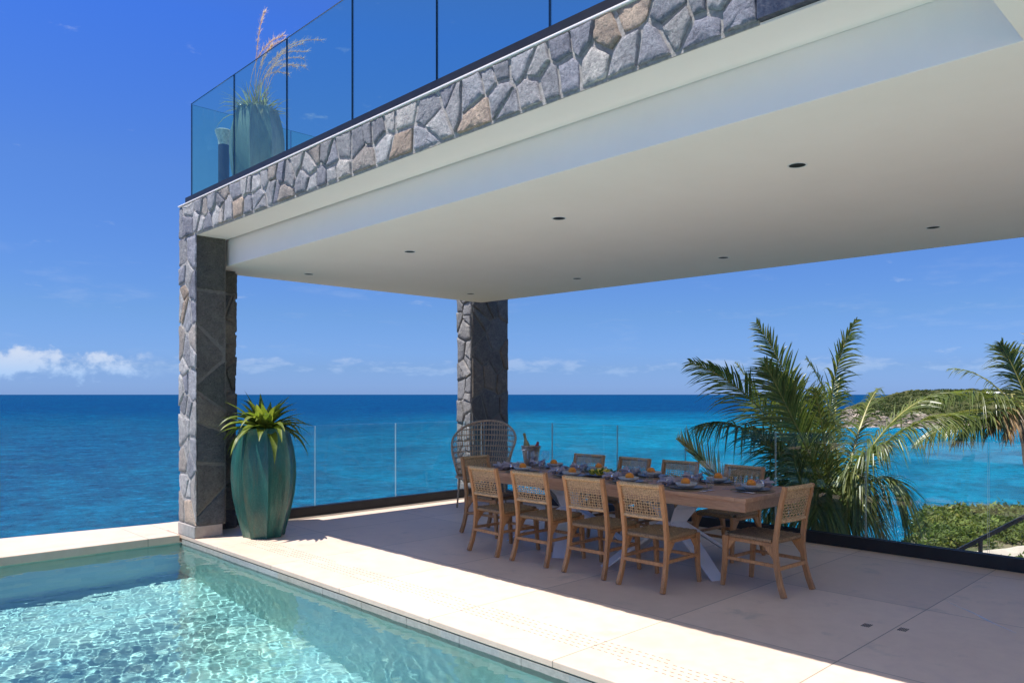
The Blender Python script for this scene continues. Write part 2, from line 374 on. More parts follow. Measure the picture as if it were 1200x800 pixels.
p = MB(); p.box((x0, y1-.001, PZ-.2), (x1, y1, -.095)); tag(p.build('pool_end_wall', M_pool), kind='structure')
p = MB(); p.box((x0-.3, y0, PZ-.2), (x0, y1, 0)); p.box((x0-.3, y0-.3, PZ-.2), (x1, y0, 0)); tag(p.build('pool_near_walls', M_pool), kind='structure')
# waterline stone band: individual slabs along the wall
m = MT('waterline band'); w = m.wco(); sp = m.n('ShaderNodeSeparateXYZ'); m.l(w, sp.inputs[0])
wn = m.n('ShaderNodeTexWhiteNoise'); m.l(m.math('FLOOR', m.math('DIVIDE', sp.outputs[1], .6)), wn.inputs[0]); wn.noise_dimensions = '1D'; m.l(m.math('FLOOR', m.math('DIVIDE', sp.outputs[1], .6)), wn.inputs['W'])
c = m.ramp(wn.outputs[0], [(0, (.30, .32, .30)), (.4, (.42, .42, .39)), (.7, (.46, .38, .27)), (1, (.38, .40, .40))])
m.base(m.mix(.5, c, m.ramp(m.noise(w, 25, 6, .7), [(.3, (.24, .25, .23)), (.7, (.52, .50, .45))]))); m.set(Roughness=.4); M_band = m.m
p = MB(); y = PY0
while y < 8.9: p.box((XF+.006, y+.002, -.19), (XF+.028, min(y+.598, 8.89), -.053)); y += .6
tag(p.build('waterline_tiles', M_band), kind='structure')
# --- pool water with real ripples
import numpy as np
rw = np.random.default_rng(3)
def water_grid(X, Y):
    H = np.zeros_like(X)
    for i in range(46):
        wl = .055*1.07**i; an = rw.uniform(0, 6.28); k = 2*math.pi/wl
        H += wl*(.0025 if wl < .12 else .0014 if wl < .22 else .0008)*rw.uniform(.5, 1.2)*np.sin(k*math.cos(an)*X+k*math.sin(an)*Y+rw.uniform(0, 6.28)+.9*np.sin(1.9*X+1.3*Y+i)+.7*np.sin(2.7*Y-1.1*X+2*i))
    # uneven breeze: calmer and choppier patches
    amp = .75+.35*np.sin(1.1*X+.5)*np.cos(.8*Y+1)+.25*np.sin(2.3*Y-.9*X)
    return H*amp
m = MT('pool water'); m.t.nodes.remove(m.p)
rf = m.n('ShaderNodeBsdfRefraction'); rf.inputs['IOR'].default_value = 1.33; rf.inputs['Roughness'].default_value = 0; rf.inputs[0].default_value = (.78, .97, .98, 1)
gl = m.n('ShaderNodeBsdfGlossy'); gl.inputs['Roughness'].default_value = 0.0; fr = m.n('ShaderNodeFresnel'); fr.inputs[0].default_value = 1.33
mxs = m.n('ShaderNodeMixShader'); m.l(fr.outputs[0], mxs.inputs[0]); m.l(rf.outputs[0], mxs.inputs[1]); m.l(gl.outputs[0], mxs.inputs[2]); m.l(mxs.outputs[0], m.out.inputs[0])
M_water = m.m
nx, ny = 600, 780; wx0, wx1, wy0, wy1 = x0, XF+.006, 0-.6, 8.93
gx, gy = np.meshgrid(np.linspace(wx0, wx1, nx+1), np.linspace(wy0, wy1, ny+1)); gz = WL+water_grid(gx, gy)
vv_ = np.stack([gx.ravel(), gy.ravel(), gz.ravel()], 1); ii = (np.arange(ny)[:, None]*(nx+1)+np.arange(nx)[None, :]).ravel()
ff_ = np.stack([ii, ii+1, ii+nx+2, ii+nx+1], 1)
me = bpy.data.meshes.new('pool_water'); k0 = len(vv_)
vl = vv_.tolist()+[(wx0, PY0, WL), (wx1, PY0, WL), (wx1, wy0, WL), (wx0, wy0, WL)]; me.from_pydata(vl, [], ff_.tolist()+[[k0, k0+1, k0+2, k0+3]])
me.materials.append(M_water); me.polygons.foreach_set('use_smooth', [True]*len(me.polygons)); me.update()
water = bpy.data.objects.new('pool_water', me); COL.objects.link(water); tag(water, kind='structure')
water.cycles.is_caustics_caster = True
sd.cycles.is_caustics_light = True
for o in COL.objects:
    if o.name.startswith(('pool_floor', 'pool_side', 'pool_end_wall', 'pool_near')): o.cycles.is_caustics_receiver = True

# ---------------------------------------------------------------- stone cladding from real cut stones
def clip(poly, px_, py_, nx_, ny_):
    out = []; n = len(poly)
    for i in range(n):
        a, b = poly[i], poly[(i+1) % n]
        da = (a[0]-px_)*nx_+(a[1]-py_)*ny_; db = (b[0]-px_)*nx_+(b[1]-py_)*ny_
        if da <= 0: out.append(a)
        if (da < 0 < db) or (db < 0 < da):
            t = da/(da-db); out.append((a[0]+(b[0]-a[0])*t, a[1]+(b[1]-a[1])*t))
    return out
STONE_COLS = [(.30, .31, .36), (.34, .35, .38), (.25, .26, .31), (.42, .42, .42), (.40, .37, .345), (.32, .33, .36), (.48, .465, .44), (.37, .335, .305), (.29, .30, .34), (.38, .38, .395), (.27, .28, .31), (.42, .335, .265), (.45, .45, .45), (.33, .335, .35), (.24, .25, .28)]
def cladding(mb, W_, H_, Mx, size=.2, aspect=1.25, gap=.011, relief=.022, seed=1, cols=STONE_COLS, edge=.004, dark=1):
    """irregular stones over a W x H panel in the plane of Mx (x right, y up, z out)"""
    rr = random.Random(seed); pts = []
    nxp = max(1, round(W_/size)); nyp = max(1, round(H_/(size*aspect)))
    for j in range(nyp):
        for i in range(nxp):
            if nxp*nyp > 6 and rr.random() < .16: continue
            pts.append(((i+.5+rr.uniform(-.42, .42)+(.25 if j % 2 else -.25)*(nxp > 2))*W_/nxp, (j+.5+rr.uniform(-.42, .42))*H_/nyp))
    wt = {p_: rr.uniform(-.5, 1)*(size*.42)**2 for p_ in pts}
    for i, (a, b) in enumerate(pts):
        poly = [(edge, edge), (W_-edge, edge), (W_-edge, H_-edge), (edge, H_-edge)]
        near = sorted(pts, key=lambda q: (q[0]-a)**2+((q[1]-b)/aspect)**2)[1:22]
        for c, d_ in near:
            l2_ = (c-a)**2+(d_-b)**2+1e-9; f_ = .5+max(-.3, min(.3, (wt[(a, b)]-wt[(c, d_)])/(2*l2_))); mx_, my_ = a+(c-a)*f_, b+(d_-b)*f_; vx, vy = c-a, (d_-b)/aspect**1.2; l = math.hypot(vx, vy)
            if l < 1e-5: continue
            vx /= l; vy /= l; g_ = gap*rr.choice((.35, .6, .9, 1.5))
            poly = clip(poly, mx_-vx*g_, my_-vy*g_, vx, vy)
            if len(poly) < 3: break
        if len(poly) < 3: continue
        # subdivide and roughen outline
        P = []
        for k in range(len(poly)):
            p0, p1 = Vector(poly[k]), Vector(poly[(k+1) % len(poly)]); L_ = (p1-p0).length; ns = max(1, int(L_/.022))
            for q in range(ns): P.append(p0+(p1-p0)*q/ns)
        if len(P) < 4: continue
        cen = sum(P, Vector((0, 0)))/len(P); rad = sum((p_-cen).length for p_ in P)/len(P)
        h = relief*rr.uniform(.45, 1.3); tx, ty = rr.uniform(-2.2, 2.2)*relief, rr.uniform(-2.2, 2.2)*relief
        col = cols[rr.randrange(len(cols))]; kk = rr.uniform(.85, 1.25)*dark; col = tuple(c_*kk for c_ in col)
        rings = []
        for shrink, hh, jit in ((0, -.3, .0), (.025, .6, .003), (.09, .95, .005), (.4, 1.05, .008)):
            ring = []
            for q, p_ in enumerate(P):
                dv = p_-cen; rn = mn.noise(Vector((p_.x*22+seed, p_.y*22, i*.7)))
                e_ = min(shrink*rad, dv.length*.8)/max(dv.length, 1e-4)
                # outline wobble shared by the rings
                pp = cen+dv*(1-e_)*(1-.10*abs(rn)-.07*abs(mn.noise(Vector((p_.x*9, p_.y*9, i*1.3)))))
                zz = hh*h+(jit*mn.noise(Vector((pp.x*34, pp.y*34, seed+i))))+((tx*(pp.x-cen.x)+ty*(pp.y-cen.y)) if hh > 0 else 0)
                pp = Vector((min(max(pp.x, 0), W_), min(max(pp.y, 0), H_)))
                ring.append((pp.x, pp.y, max(zz, -.01)))
            rings.append(ring)
        n_ = len(P); vs = [v for r_ in rings for v in r_]+[(cen.x, cen.y, h*1.05+mn.noise(Vector((cen.x*9, cen.y*9, seed)))*.006)]
        fs = [(a_*n_+q, a_*n_+(q+1) % n_, (a_+1)*n_+(q+1) % n_, (a_+1)*n_+q) for a_ in range(3) for q in range(n_)]
        fs += [(3*n_+q, 3*n_+(q+1) % n_, 4*n_) for q in range(n_)]
        mb.add(vs, fs, col, Mx)
def frame(o, xdir, zdir):
    x = Vector(xdir); z = Vector(zdir); y = z.cross(x)
    return Matrix(((x.x, y.x, z.x, o[0]), (x.y, y.y, z.y, o[1]), (x.z, y.z, z.z, o[2]), (0, 0, 0, 1)))
FZ0, FZ1 = 3.38, 3.75
YC = 9.0            # far left end of facade
# pavilion (roof, beam) as one thing with parts
pav = empty('pavilion_roof', (5.8, 5, 3.08), 'white rendered roof slab with stone faced front edge over the dining terrace', 'roof')
def P_(mb, name, mat, **k):
    o = mb.build(name, mat, None, **k); o.parent = pav; o.matrix_parent_inverse = Matrix.Translation((-5.8, -5, -3.08)); return o
pav_parts = []
r = MB()
r.box((XF+.02, 1.80, FZ0+.001), (XF+.32, YC-.02, FZ1)); r.box((XF+.0202, 1.80, FZ0-.0122), (XF+.0300, YC-.021, FZ0+.0008))      # masonry core of the parapet
P_(r, 'parapet_core', M_mortar)
st = MB(); cladding(st, YC-1.80, FZ1-FZ0, frame((XF+.02, YC, FZ0), (0, -1, 0), (-1, 0, 0)), size=.155, aspect=1.05, seed=15, relief=.018, gap=.009)
P_(st, 'stone_facing', M_stone, smooth=50)
st = MB(); st.box((XF-.012, .85, FZ0+.003), (XF+.3, 1.795, FZ1+.1)); st.box((XF-.012, -6, FZ0+.003), (XF+.3, .80, FZ1+.1)); P_(st, 'slate_panel', M_slate)
st = MB(); st.box((XF+.002, 1.797, FZ1+.001), (XF+.36, YC+.005, FZ1+.016)); P_(st, 'parapet_cap', M_plaster, bevel=.004)
# soffit: outer notch, inner downstand, ceiling
CZ = 3.075; XB = 3.76; YB = .80
c = MB(); c.box((XF+.0302, YB, FZ0-.012), (XB-.0004, YC-.01, FZ0)); P_(c, 'outer_soffit', M_plaster)
c = MB(); yl = 9.17
# downstand with ceiling: polygon in plan, slightly out of square on the sea side like the house
def slab(mb, poly, z0, z1):
    n = len(poly); mb.add([(x, y, z0) for x, y in poly]+[(x, y, z1) for x, y in poly], [tuple(reversed(range(n))), tuple(range(n, 2*n))]+[(i, (i+1) % n, n+(i+1) % n, n+i) for i in range(n)])
XR0, XR1 = 8.22, 8.70
slab(c, [(XB, YB), (XB+.03, yl), (XR0, yl), (XR1, -6), (XF-.2, -6), (XF-.2, YB)][::-1], CZ, 3.74)
P_(c, 'ceiling_slab', M_plaster, bevel=.004)
# house wall behind the camera's right
hw = MB(); hw.box((3.9, -6.3, 0), (9, -6.02, 3.06)); tag(hw.build('house_wall', M_plaster), 'cream rendered house wall closing the terrace at its near end', 'wall')
# recessed downlights
LX = [(4.75, 'pool side'), (7.38, 'sea side')]; LYs = [8.46, 6.40, 4.32, 2.25]; ords = ['farthest', 'second farthest', 'second nearest', 'nearest']
first = None
for lx, sn in LX:
    for ly, on in zip(LYs, ords):
        lab = 'round black recessed downlight in the ceiling, %s in the row on the %s' % (on, sn)
        if first is None:
            first = empty('recessed_downlight', (lx, ly, CZ), lab, 'downlight', group='recessed downlights in the ceiling')
            a = MB(); a.lathe([(.062, -.003), (.062, .0), (.052, .0), (.052, -.0035), (.062, -.003)], 28, cap=False); a.build('rim', M_white, first, smooth=True)
            a = MB(); a.lathe([(.052, -.002), (.03, -.0022)], 28); a.build('baffle', M_ledge, first)
        else: copy_tree(first, (lx, ly, CZ), 0, lab)
# --- near column (two staggered leaves)
col1 = empty('stone_column', (3.55, 8.75, 0), 'tall stone column at the pool corner with sunlit rubble face', 'column')
def C_(mb, name, mat, par, base, **k):
    o = mb.build(name, mat, None, **k); o.parent = par; o.matrix_parent_inverse = Matrix.Translation(-Vector(base)); return o
b1 = (3.55, 8.75, 0)
k = MB(); k.box((XF+.02, 8.537, .13), (XF+.10, YC-.02, FZ0)); C_(k, 'core', M_mortar, col1, b1)
k = MB(); k.box((XF+.022, 8.5355, .13), (3.74, YC-.021, FZ0-.001)); k.box((3.742, 8.90, .0), (4.02, 9.3, CZ-.004)); C_(k, 'shaded_core', M_mortarShade, col1, b1)
k = MB(); k.box((XF+.002, 8.52, .001), (3.70, YC, .135)); C_(k, 'plinth', M_coping, col1, b1, bevel=.006)
k = MB(); cladding(k, YC-8.51, FZ0-.135, frame((XF+.02, YC, .135), (0, -1, 0), (-1, 0, 0)), size=.17, aspect=1.5, seed=5, relief=.012)
C_(k, 'stone_facing', M_stone, col1, b1, smooth=50)
SHADE_COLS = [(.11, .115, .105), (.18, .175, .155), (.085, .095, .105), (.21, .19, .16), (.15, .145, .135)]  # shade of the column's unlit faces put into darker stone colours
k = MB(); cladding(k, 3.74-XF-.02, FZ0-.135, frame((XF+.02, 8.535, .135), (1, 0, 0), (0, -1, 0)), size=.26, aspect=1.4, seed=8, gap=.009, relief=.014, cols=SHADE_COLS)
cladding(k, 4.02-3.742, CZ-.01, frame((3.742, 8.90, .0), (1, 0, 0), (0, -1, 0)), size=.16, aspect=1.6, seed=9, gap=.008, relief=.02, cols=SHADE_COLS)
cladding(k, .4, CZ-.01, frame((4.02, 8.90, .0), (0, 1, 0), (1, 0, 0)), size=.18, aspect=1.4, seed=19, relief=.03, cols=SHADE_COLS)
C_(k, 'shaded_stone_facing', M_stoneShade, col1, b1, smooth=50)
# --- far column, standing outside the corner of the glass
b2 = (8.55, 9.5, 0)
col2 = empty('stone_column', b2, 'shade toned stone column standing outside the far glass corner behind the wicker chair', 'column')
k = MB(); k.box((8.17, 9.34, -2.5), (8.98, 9.69, 3.7)); C_(k, 'core', M_mortarShade, col2, b2)
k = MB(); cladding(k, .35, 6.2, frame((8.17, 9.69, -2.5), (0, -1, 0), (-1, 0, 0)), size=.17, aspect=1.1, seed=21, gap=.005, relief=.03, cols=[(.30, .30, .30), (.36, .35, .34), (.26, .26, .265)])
cladding(k, .81, 6.2, frame((8.17, 9.34, -2.5), (1, 0, 0), (0, -1, 0)), size=.27, aspect=1.5, seed=22, gap=.007, relief=.022, cols=[(.12, .115, .11), (.17, .15, .13), (.14, .14, .14), (.20, .17, .14)])  # shade painted in: darker stones here than on the lit face
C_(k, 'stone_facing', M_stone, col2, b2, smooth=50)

# ---------------------------------------------------------------- balustrades
def balustrade(name, label, segs, zb, zt, gm, em, bh=.115, bw=.09, ext=0, tm=None, th=.012, base_z=0.0, cat='railing'):
    """segs: list of runs; each run a list of 2-D joint points"""
    p0 = segs[0][0]; root = empty(name, (p0[0], p0[1], base_z), label, cat)
    inv = Matrix.Translation((-p0[0], -p0[1], -base_z))
    def put(mb, nm, mat, **k):
        o = mb.build(nm, mat, None, **k); o.parent = root; o.matrix_parent_inverse = inv; return o
    for run in segs:
        a, b = Vector(run[0]), Vector(run[-1]); t = (b-a).normalized(); n = Vector((-t.y, t.x))
        q = MB()
        A, B = a-t*ext, b+t*ext
        for s0, s1 in ((-bw/2, -.012), (.012, bw/2)):
            v = [A+n*s0, B+n*s0, B+n*s1, A+n*s1]
            q.add([(p.x, p.y, base_z+.001) for p in v]+[(p.x, p.y, base_z+bh) for p in v], [(3,2,1,0),(4,5,6,7),(0,1,5,4),(1,2,6,5),(2,3,7,6),(3,0,4,7)])
        v = [A-n*.0115, B-n*.0115, B+n*.0115, A+n*.0115]
        q.add([(p.x, p.y, base_z+.001) for p in v]+[(p.x, p.y, base_z+bh-.01) for p in v], [(3,2,1,0),(4,5,6,7),(0,1,5,4),(1,2,6,5),(2,3,7,6),(3,0,4,7)])
        put(q, 'base_channel', M_black)
        for i in range(len(run)-1):
            c0, c1 = Vector(run[i])+t*.006, Vector(run[i+1])-t*.006; h = n*th/2
            v = [c0-h, c1-h, c1+h, c0+h]; q = MB()
            q.add([(p.x, p.y, zb) for p in v]+[(p.x, p.y, zt) for p in v], [(0,1,5,4),(2,3,7,6)])
            q.add([(p.x, p.y, zb) for p in v]+[(p.x, p.y, zt) for p in v], [(1,2,6,5),(3,0,4,7)], mi=1)
            q.add([(p.x, p.y, zt) for p in v], [(0,1,2,3)], mi=2)
            put(q, 'glass_pane', [gm, em, tm or em])
    return root
# lower: sea side run + left run
g1 = [(3.98, 9.1), (5.20, 9.1), (6.50, 9.1), (7.80, 9.1), (8.17, 9.1)]
jy = [9.06, 7.46+.1, 6.36, 5.29, 4.10, 3.11, 2.0, .8, -.4, -1.6, -2.8, -4.0, -5.2]
g2 = [(8.185-(9.06-y)*.012, y) for y in jy]
balustrade('glass_balustrade', 'clear frameless glass railing in black floor channel round the dining terrace', [g1, g2], .03, 1.185, M_glassL, M_glassE, bh=.125, tm=M_glassTop)
# upper
ys = [8.86, 7.73, 6.60, 5.48, 4.36, 3.24, 2.12, 1.0, -.1, -1.2, -2.3]
u1 = [(XF+.10, y) for y in ys]; u2 = [(XF+.112, 8.875), (XF+1.35, 8.875), (XF+2.6, 8.875), (XF+3.8, 8.875), (XF+4.9, 8.875)]
balustrade('glass_balustrade', 'teal tinted glass railing in black channel on the upper deck edge', [u1, u2], FZ1+.06, 4.93, M_glassU, M_glassEU, bh=.085, bw=.1, ext=.05, base_z=FZ1+.017)
# upper deck floor
s = MB(); s.box((XF+.321, -6, 3.742), (8.2, 9.0, 3.775)); P_(s, 'roof_deck_paving', M_pave)

# ================================================================ LANDSCAPE
SEA = -18.0
def mat_sea():
    m = MT('sea'); m.t.nodes.remove(m.p); w = m.wco(); sp = m.n('ShaderNodeSeparateXYZ'); m.l(w, sp.inputs[0])
    # forward and sideways distance of a point on the bay: deep water on the left, sandy shelf on the right
    u = m.math('ADD', m.math('MULTIPLY', sp.outputs[0], FX), m.math('MULTIPLY', sp.outputs[1], FY))
    v = m.math('SUBTRACT', m.math('MULTIPLY', sp.outputs[0], FY), m.math('MULTIPLY', sp.outputs[1], FX))
    wob = m.math('MULTIPLY', m.math('SUBTRACT', m.noise(m.wco((.004, .004, .004)), 1, 5, .6), .5), 220)
    f1 = m.sm(m.math('ADD', v, wob), -150, 80)
    f2 = m.sm(m.math('ADD', u, m.math('MULTIPLY', wob, 1.5)), 330, 1000)
    c = m.mix(f1, (.0, .080, .185), (.0, .225, .37)); c = m.mix(f2, c, (.0, .045, .15))
    pt = m.noise(m.wco((.02, .02, .02)), 1, 5, .6); c = m.mix(m.sm(pt, .48, .68, 0, .45), c, (.0, .085, .17))
    ch = m.noise(m.wco((1, 1, 1)), .06, 13, .82); n1 = m.noise(m.wco(), .22, 8, .68); n2 = m.noise(m.wco(), 1.1, 5, .65)
    c = m.mix(m.sm(ch, .40, .60, .85, 0), c, m.mix(.55, c, (.0, .02, .07)))
    c = m.mix(m.sm(ch, .52, .66, 0, .5), c, m.mix(.5, c, (.0, .27, .44)))
    c2 = m.noise(m.wco(), .33, 7, .72); c = m.mix(m.sm(c2, .38, .50, .75, 0), c, m.mix(.6, c, (.0, .012, .055))); c = m.mix(m.sm(c2, .55, .66, 0, .5), c, (.0, .24, .44))
    cap = m.math('MULTIPLY', m.sm(m.noise(m.wco((.12, .35, .12)), 1, 6, .7), .735, .76), .8); c = m.mix(cap, c, (.7, .75, .78))
    df = m.n('ShaderNodeBsdfDiffuse'); m.l(c, df.inputs[0]); gl = m.n('ShaderNodeBsdfGlossy'); gl.inputs['Roughness'].default_value = .2
    b1 = m.n('ShaderNodeBump'); m.l(n1, b1.inputs['Height']); b1.inputs['Distance'].default_value = 1.6; b2 = m.n('ShaderNodeBump'); m.l(n2, b2.inputs['Height']); b2.inputs['Distance'].default_value = .35
    m.l(b1.outputs[0], b2.inputs['Normal']); m.l(b2.outputs[0], gl.inputs['Normal']); m.l(b2.outputs[0], df.inputs['Normal'])
    # steep facets hide each other at grazing angles, so a choppy sea mirrors far less sky than flat water
    fr = m.n('ShaderNodeFresnel'); fr.inputs[0].default_value = 1.33; fac = m.math('MINIMUM', m.math('MULTIPLY', fr.outputs[0], .22), .06)
    mx = m.n('ShaderNodeMixShader'); m.l(fac, mx.inputs[0]); m.l(df.outputs[0], mx.inputs[1]); m.l(gl.outputs[0], mx.inputs[2]); m.l(mx.outputs[0], m.out.inputs[0])
    return m.m
s = MB(); B_ = 90000
s.quad((-B_, -B_, SEA), (B_, -B_, SEA), (B_, B_, SEA), (-B_, B_, SEA)); tag(s.build('sea_water', mat_sea()), kind='structure')
def uv(x, y): return x*FX+y*FY, x*FY-y*FX
def xy(u, v): return u*FX+v*FY, u*FY-v*FX
def sst(a, b, x):
    t = min(max((x-a)/(b-a), 0), 1); return t*t*(3-2*t)
def fbm(x, y, z=0, o=4):
    s_ = 0; a = 1
    for i in range(o): s_ += a*mn.noise(Vector((x, y, z))); x *= 2.1; y *= 2.1; a *= .5
    return s_
# --- slope below the terrace (near land on the right, cliff to the left)
def slope_h(u, v):
    r_ = v/max(u, 1)                                 # direction
    zr = -5.0-.022*(u-20)-.30*max(u-47, 0)
    zl = -3.0-.62*max(u-9, 0)
    k_ = sst(.42, .55, r_+.04*mn.noise(Vector((u*.05, v*.05, 0))))
    z = zl*(1-k_)+zr*k_
    z += .35*fbm(u*.15, v*.15, 3)*min(1, u/25)
    return max(z, SEA-2)
m = MT('coastal ground'); w = m.wco(); m.base(m.mix(m.sm(m.noise(w, .35, 6, .7), .42, .58), (.10, .11, .04), (.20, .165, .09))); m.set(Roughness=.95); m.bump(m.noise(w, 3, 6), .1); M_ground = m.m
s = MB(); U = [7+i*1.1 for i in range(110)]; V = [-60+i*1.3 for i in range(150)]
idx = {}; 
for i, u in enumerate(U):
    for j, v in enumerate(V):
        x, y = xy(u, v); z = slope_h(u, v)
        if x < 9.4 and y < 10.6: z = min(z, -2.3)
        s.v.append(Vector((x, y, z))); s.c.append((1,1,1))
nV = len(V)
for i in range(len(U)-1):
    for j in range(nV-1): s.f.append([i*nV+j, i*nV+j+1, (i+1)*nV+j+1, (i+1)*nV+j]); s.mi.append(0)
tag(s.build('hillside', M_ground, smooth=True), kind='structure')
# sandy track on the slope
M_sand = simple('pale coral sand', (.56, .48, .37), .9, nscale=2, var=.12, bump=.02, bscale=30)
s = MB(); pts = []
for i in range(26):
    f = i/25; u = 31.6+1.6*f; v = u*(.605+.20*f); pts.append((u, v))
vs = []
for i, (u, v) in enumerate(pts):
    for e in (-1.0, -.35, .35, 1.0):
        uu = u+e*1.15+.3*mn.noise(Vector((u*2, e, 0))); x, y = xy(uu, v); vs.append((x, y, slope_h(uu, v)+.12))
fs = [(i*4+j, i*4+j+1, (i+1)*4+j+1, (i+1)*4+j) for i in range(25) for j in range(3)]
s.add(vs, fs); tag(s.build('sand_path', M_sand, smooth=True), kind='structure')
# shrubs covering the slope
def leafclump(mb, c, r_, n, size, col, rr, flat=.8):
    for _ in range(n):
        d_ = Vector((rr.gauss(0, 1), rr.gauss(0, 1), rr.gauss(0, 1))); d_.normalize(); q = c+Vector((d_.x*r_, d_.y*r_, abs(d_.z)*r_*flat))*rr.uniform(.55, 1.05)
        t = Vector((rr.gauss(0, 1), rr.gauss(0, 1), rr.gauss(0, .6)+.5)).normalized(); n_ = t.cross(d_)
        if n_.length < .05: continue
        n_.normalize(); a = size*rr.uniform(.6, 1.3); k_ = rr.uniform(.75, 1.3)
        mb.add([q-n_*a*.32, q+t*a*.5-n_*a*.12, q+t*a+n_*a*.05, q+n_*a*.34], [(0,1,2,3)], tuple(x_*k_ for x_ in col))
rr = random.Random(5); s = MB(); cnt = 0; tries = 0
while cnt < 3300 and tries < 60000:
    tries += 1
    u = 18+62*rr.random()**1.3; rt = rr.uniform(.44, .78); v = u*rt
    if any(abs(u-pu) < 1.8 and abs(v-pv) < .8 for pu, pv in pts): continue
    if mn.noise(Vector((u*.12, v*.12, 9))) < -.35: continue
    x, y = xy(u, v); r_ = rr.choice((.25, .35, .45, .6, .85))*rr.uniform(.8, 1.2)*(1+.4*mn.noise(Vector((u*.1, v*.1, 4))))
    g_ = rr.uniform(.8, 1.25); w_ = mn.noise(Vector((u*.2, v*.2, 1)))
    g_ *= rr.choice((.7, 1, 1, 1.35)); colr = (g_*(1.1+.6*w_), g_*(1+.15*w_), g_*.9) if rr.random() > .06 else (2.2, 1.5, 1.6)
    leafclump(s, Vector((x, y, slope_h(u, v)+.02)), r_, 26, .15+u*.0022, colr, rr); cnt += 1
tag(s.build('coastal_scrub', M_shrub), 'low green coastal shrubs covering the slope beyond the terrace', 'shrubs', kind='stuff')
# --- headland across the bay
m = MT('headland ground'); w = m.wco(); g_ = m.n('ShaderNodeNewGeometry'); sp = m.n('ShaderNodeSeparateXYZ'); m.l(g_.outputs['Position'], sp.inputs[0])
nz = m.noise(m.wco((.05, .05, .05)), 1, 8, .7); nf = m.noise(m.wco((.25, .25, .25)), 1, 6, .75)
veg = m.ramp(nf, [(.3, (.030, .045, .014)), (.5, (.075, .085, .03)), (.7, (.15, .135, .065))])
rock = m.ramp(m.noise(m.wco((.12, .12, .3)), 1, 8, .75), [(.3, (.08, .068, .052)), (.5, (.18, .152, .12)), (.72, (.32, .28, .23))])
hh = m.math('ADD', sp.outputs[2], m.math('MULTIPLY', m.math('SUBTRACT', nz, .5), 26))
m.base(m.mix(m.sm(hh, SEA+5, SEA+8.5), rock, veg)); m.set(Roughness=.95, Specular_IOR_Level=.1); m.bump(nf, 1.2); M_head = m.m
def head_h(u, v):
    edge = v-.425*u-4*fbm(u*.02, v*.02, 2)           # positive on land
    front = u-(452-.16*(v-200))-10*fbm(u*.015, v*.02, 7)
    base = min(edge/85, front/75)
    e = sst(0, 1, base)
    top = 10.5+5.5*sst(200, 360, v)+5.5*sst(470, 760, u)
    cl = sst(0, .16, base)*6.5
    z = SEA-1.5+cl+e*(top-5)+fbm(u*.02, v*.02, 1)*2.2*e+abs(fbm(u*.09, v*.09, 5, 5))*2.6*sst(0, .1, base)
    z += 1.3*max(0, mn.noise(Vector((u*.22, v*.22, 8))))*e
    return z if base > -.05 else SEA-3
s = MB(); nu, nv = 210, 260
for i in range(nu+1):
    for j in range(nv+1):
        u = 400+430*i/nu; v = 165+360*j/nv; x, y = xy(u, v); s.v.append(Vector((x, y, head_h(u, v)))); s.c.append((1,1,1))
for i in range(nu):
    for j in range(nv): s.f.append([i*(nv+1)+j, i*(nv+1)+j+1, (i+1)*(nv+1)+j+1, (i+1)*(nv+1)+j]); s.mi.append(0)
tag(s.build('headland_hill', M_head), kind='structure')
# scrub clumps and boulders on the headland
rr = random.Random(8); s = MB(); bo = MB(); cnt = 0
for _ in range(5200):
    u = rr.uniform(440, 760); v = u*rr.uniform(.44, .70); z = head_h(u, v)
    if z < SEA+.2: continue
    x, y = xy(u, v)
    if z > SEA+5.5+rr.uniform(-2, 3):
        g_ = rr.uniform(.45, 1.1); r_ = rr.uniform(.9, 2.3)
        leafclump(s, Vector((x, y, z-.3)), r_, 14, 1.1, (g_*.62, g_*.6, g_*.6), rr, .7)
    elif z < SEA+7 and rr.random() < .9:
        r_ = rr.uniform(.6, 2.2); M_ = Matrix.Translation((x, y, z)) @ Matrix.Rotation(rr.uniform(0, 6), 4, 'Z') @ Matrix.Diagonal((r_*rr.uniform(.7, 1.5), r_, r_*rr.uniform(.4, .8), 1))
        ico = [(0,0,1), (.9,0,.3), (.3,.85,.4), (-.7,.5,.3), (-.75,-.5,.35), (.3,-.85,.3), (.7,.5,-.5), (-.3,.8,-.5), (-.9,0,-.5), (-.3,-.8,-.5), (.7,-.5,-.5)]
        fcs = [(0,1,2),(0,2,3),(0,3,4),(0,4,5),(0,5,1),(1,6,2),(2,6,7),(2,7,3),(3,7,8),(3,8,4),(4,8,9),(4,9,5),(5,9,10),(5,10,1),(1,10,6)]
        bo.add([(a+rr.uniform(-.15, .15), b+rr.uniform(-.15, .15), c_+rr.uniform(-.15, .15)) for a, b, c_ in ico], fcs, None, M_)
tag(s.build('headland_scrub', M_shrub), 'dark scrub covering the far headland', 'shrubs', kind='stuff')
M_rock = simple('shore rock', (.34, .275, .215), .95, nscale=.4, var=.45, bump=.3, bscale=1.5)
tag(bo.build('shore_boulders', M_rock), 'pale boulders piled along the foot of the headland', 'rocks', kind='stuff')
M_foam = simple('surf foam', (.78, .80, .80), .9, nscale=.5, var=.1)
s = MB(); rr = random.Random(4)
for _ in range(900):
    v = rr.uniform(185, 400); u = 425
    while u < 640 and head_h(u, v) < SEA-.3: u += 1.5
    u -= rr.random()**2*9; a = rr.uniform(.8, 3.6); b = rr.uniform(.2, .6); x, y = xy(u, v)
    if u > 630: continue
    n_ = 7; s.add([(*xy(u+b*math.sin(t*6.283/n_)*rr.uniform(.6, 1.2), v+a*math.cos(t*6.283/n_)*rr.uniform(.6, 1.2)), SEA+.06+_*.0001) for t in range(n_)], [tuple(range(n_))])
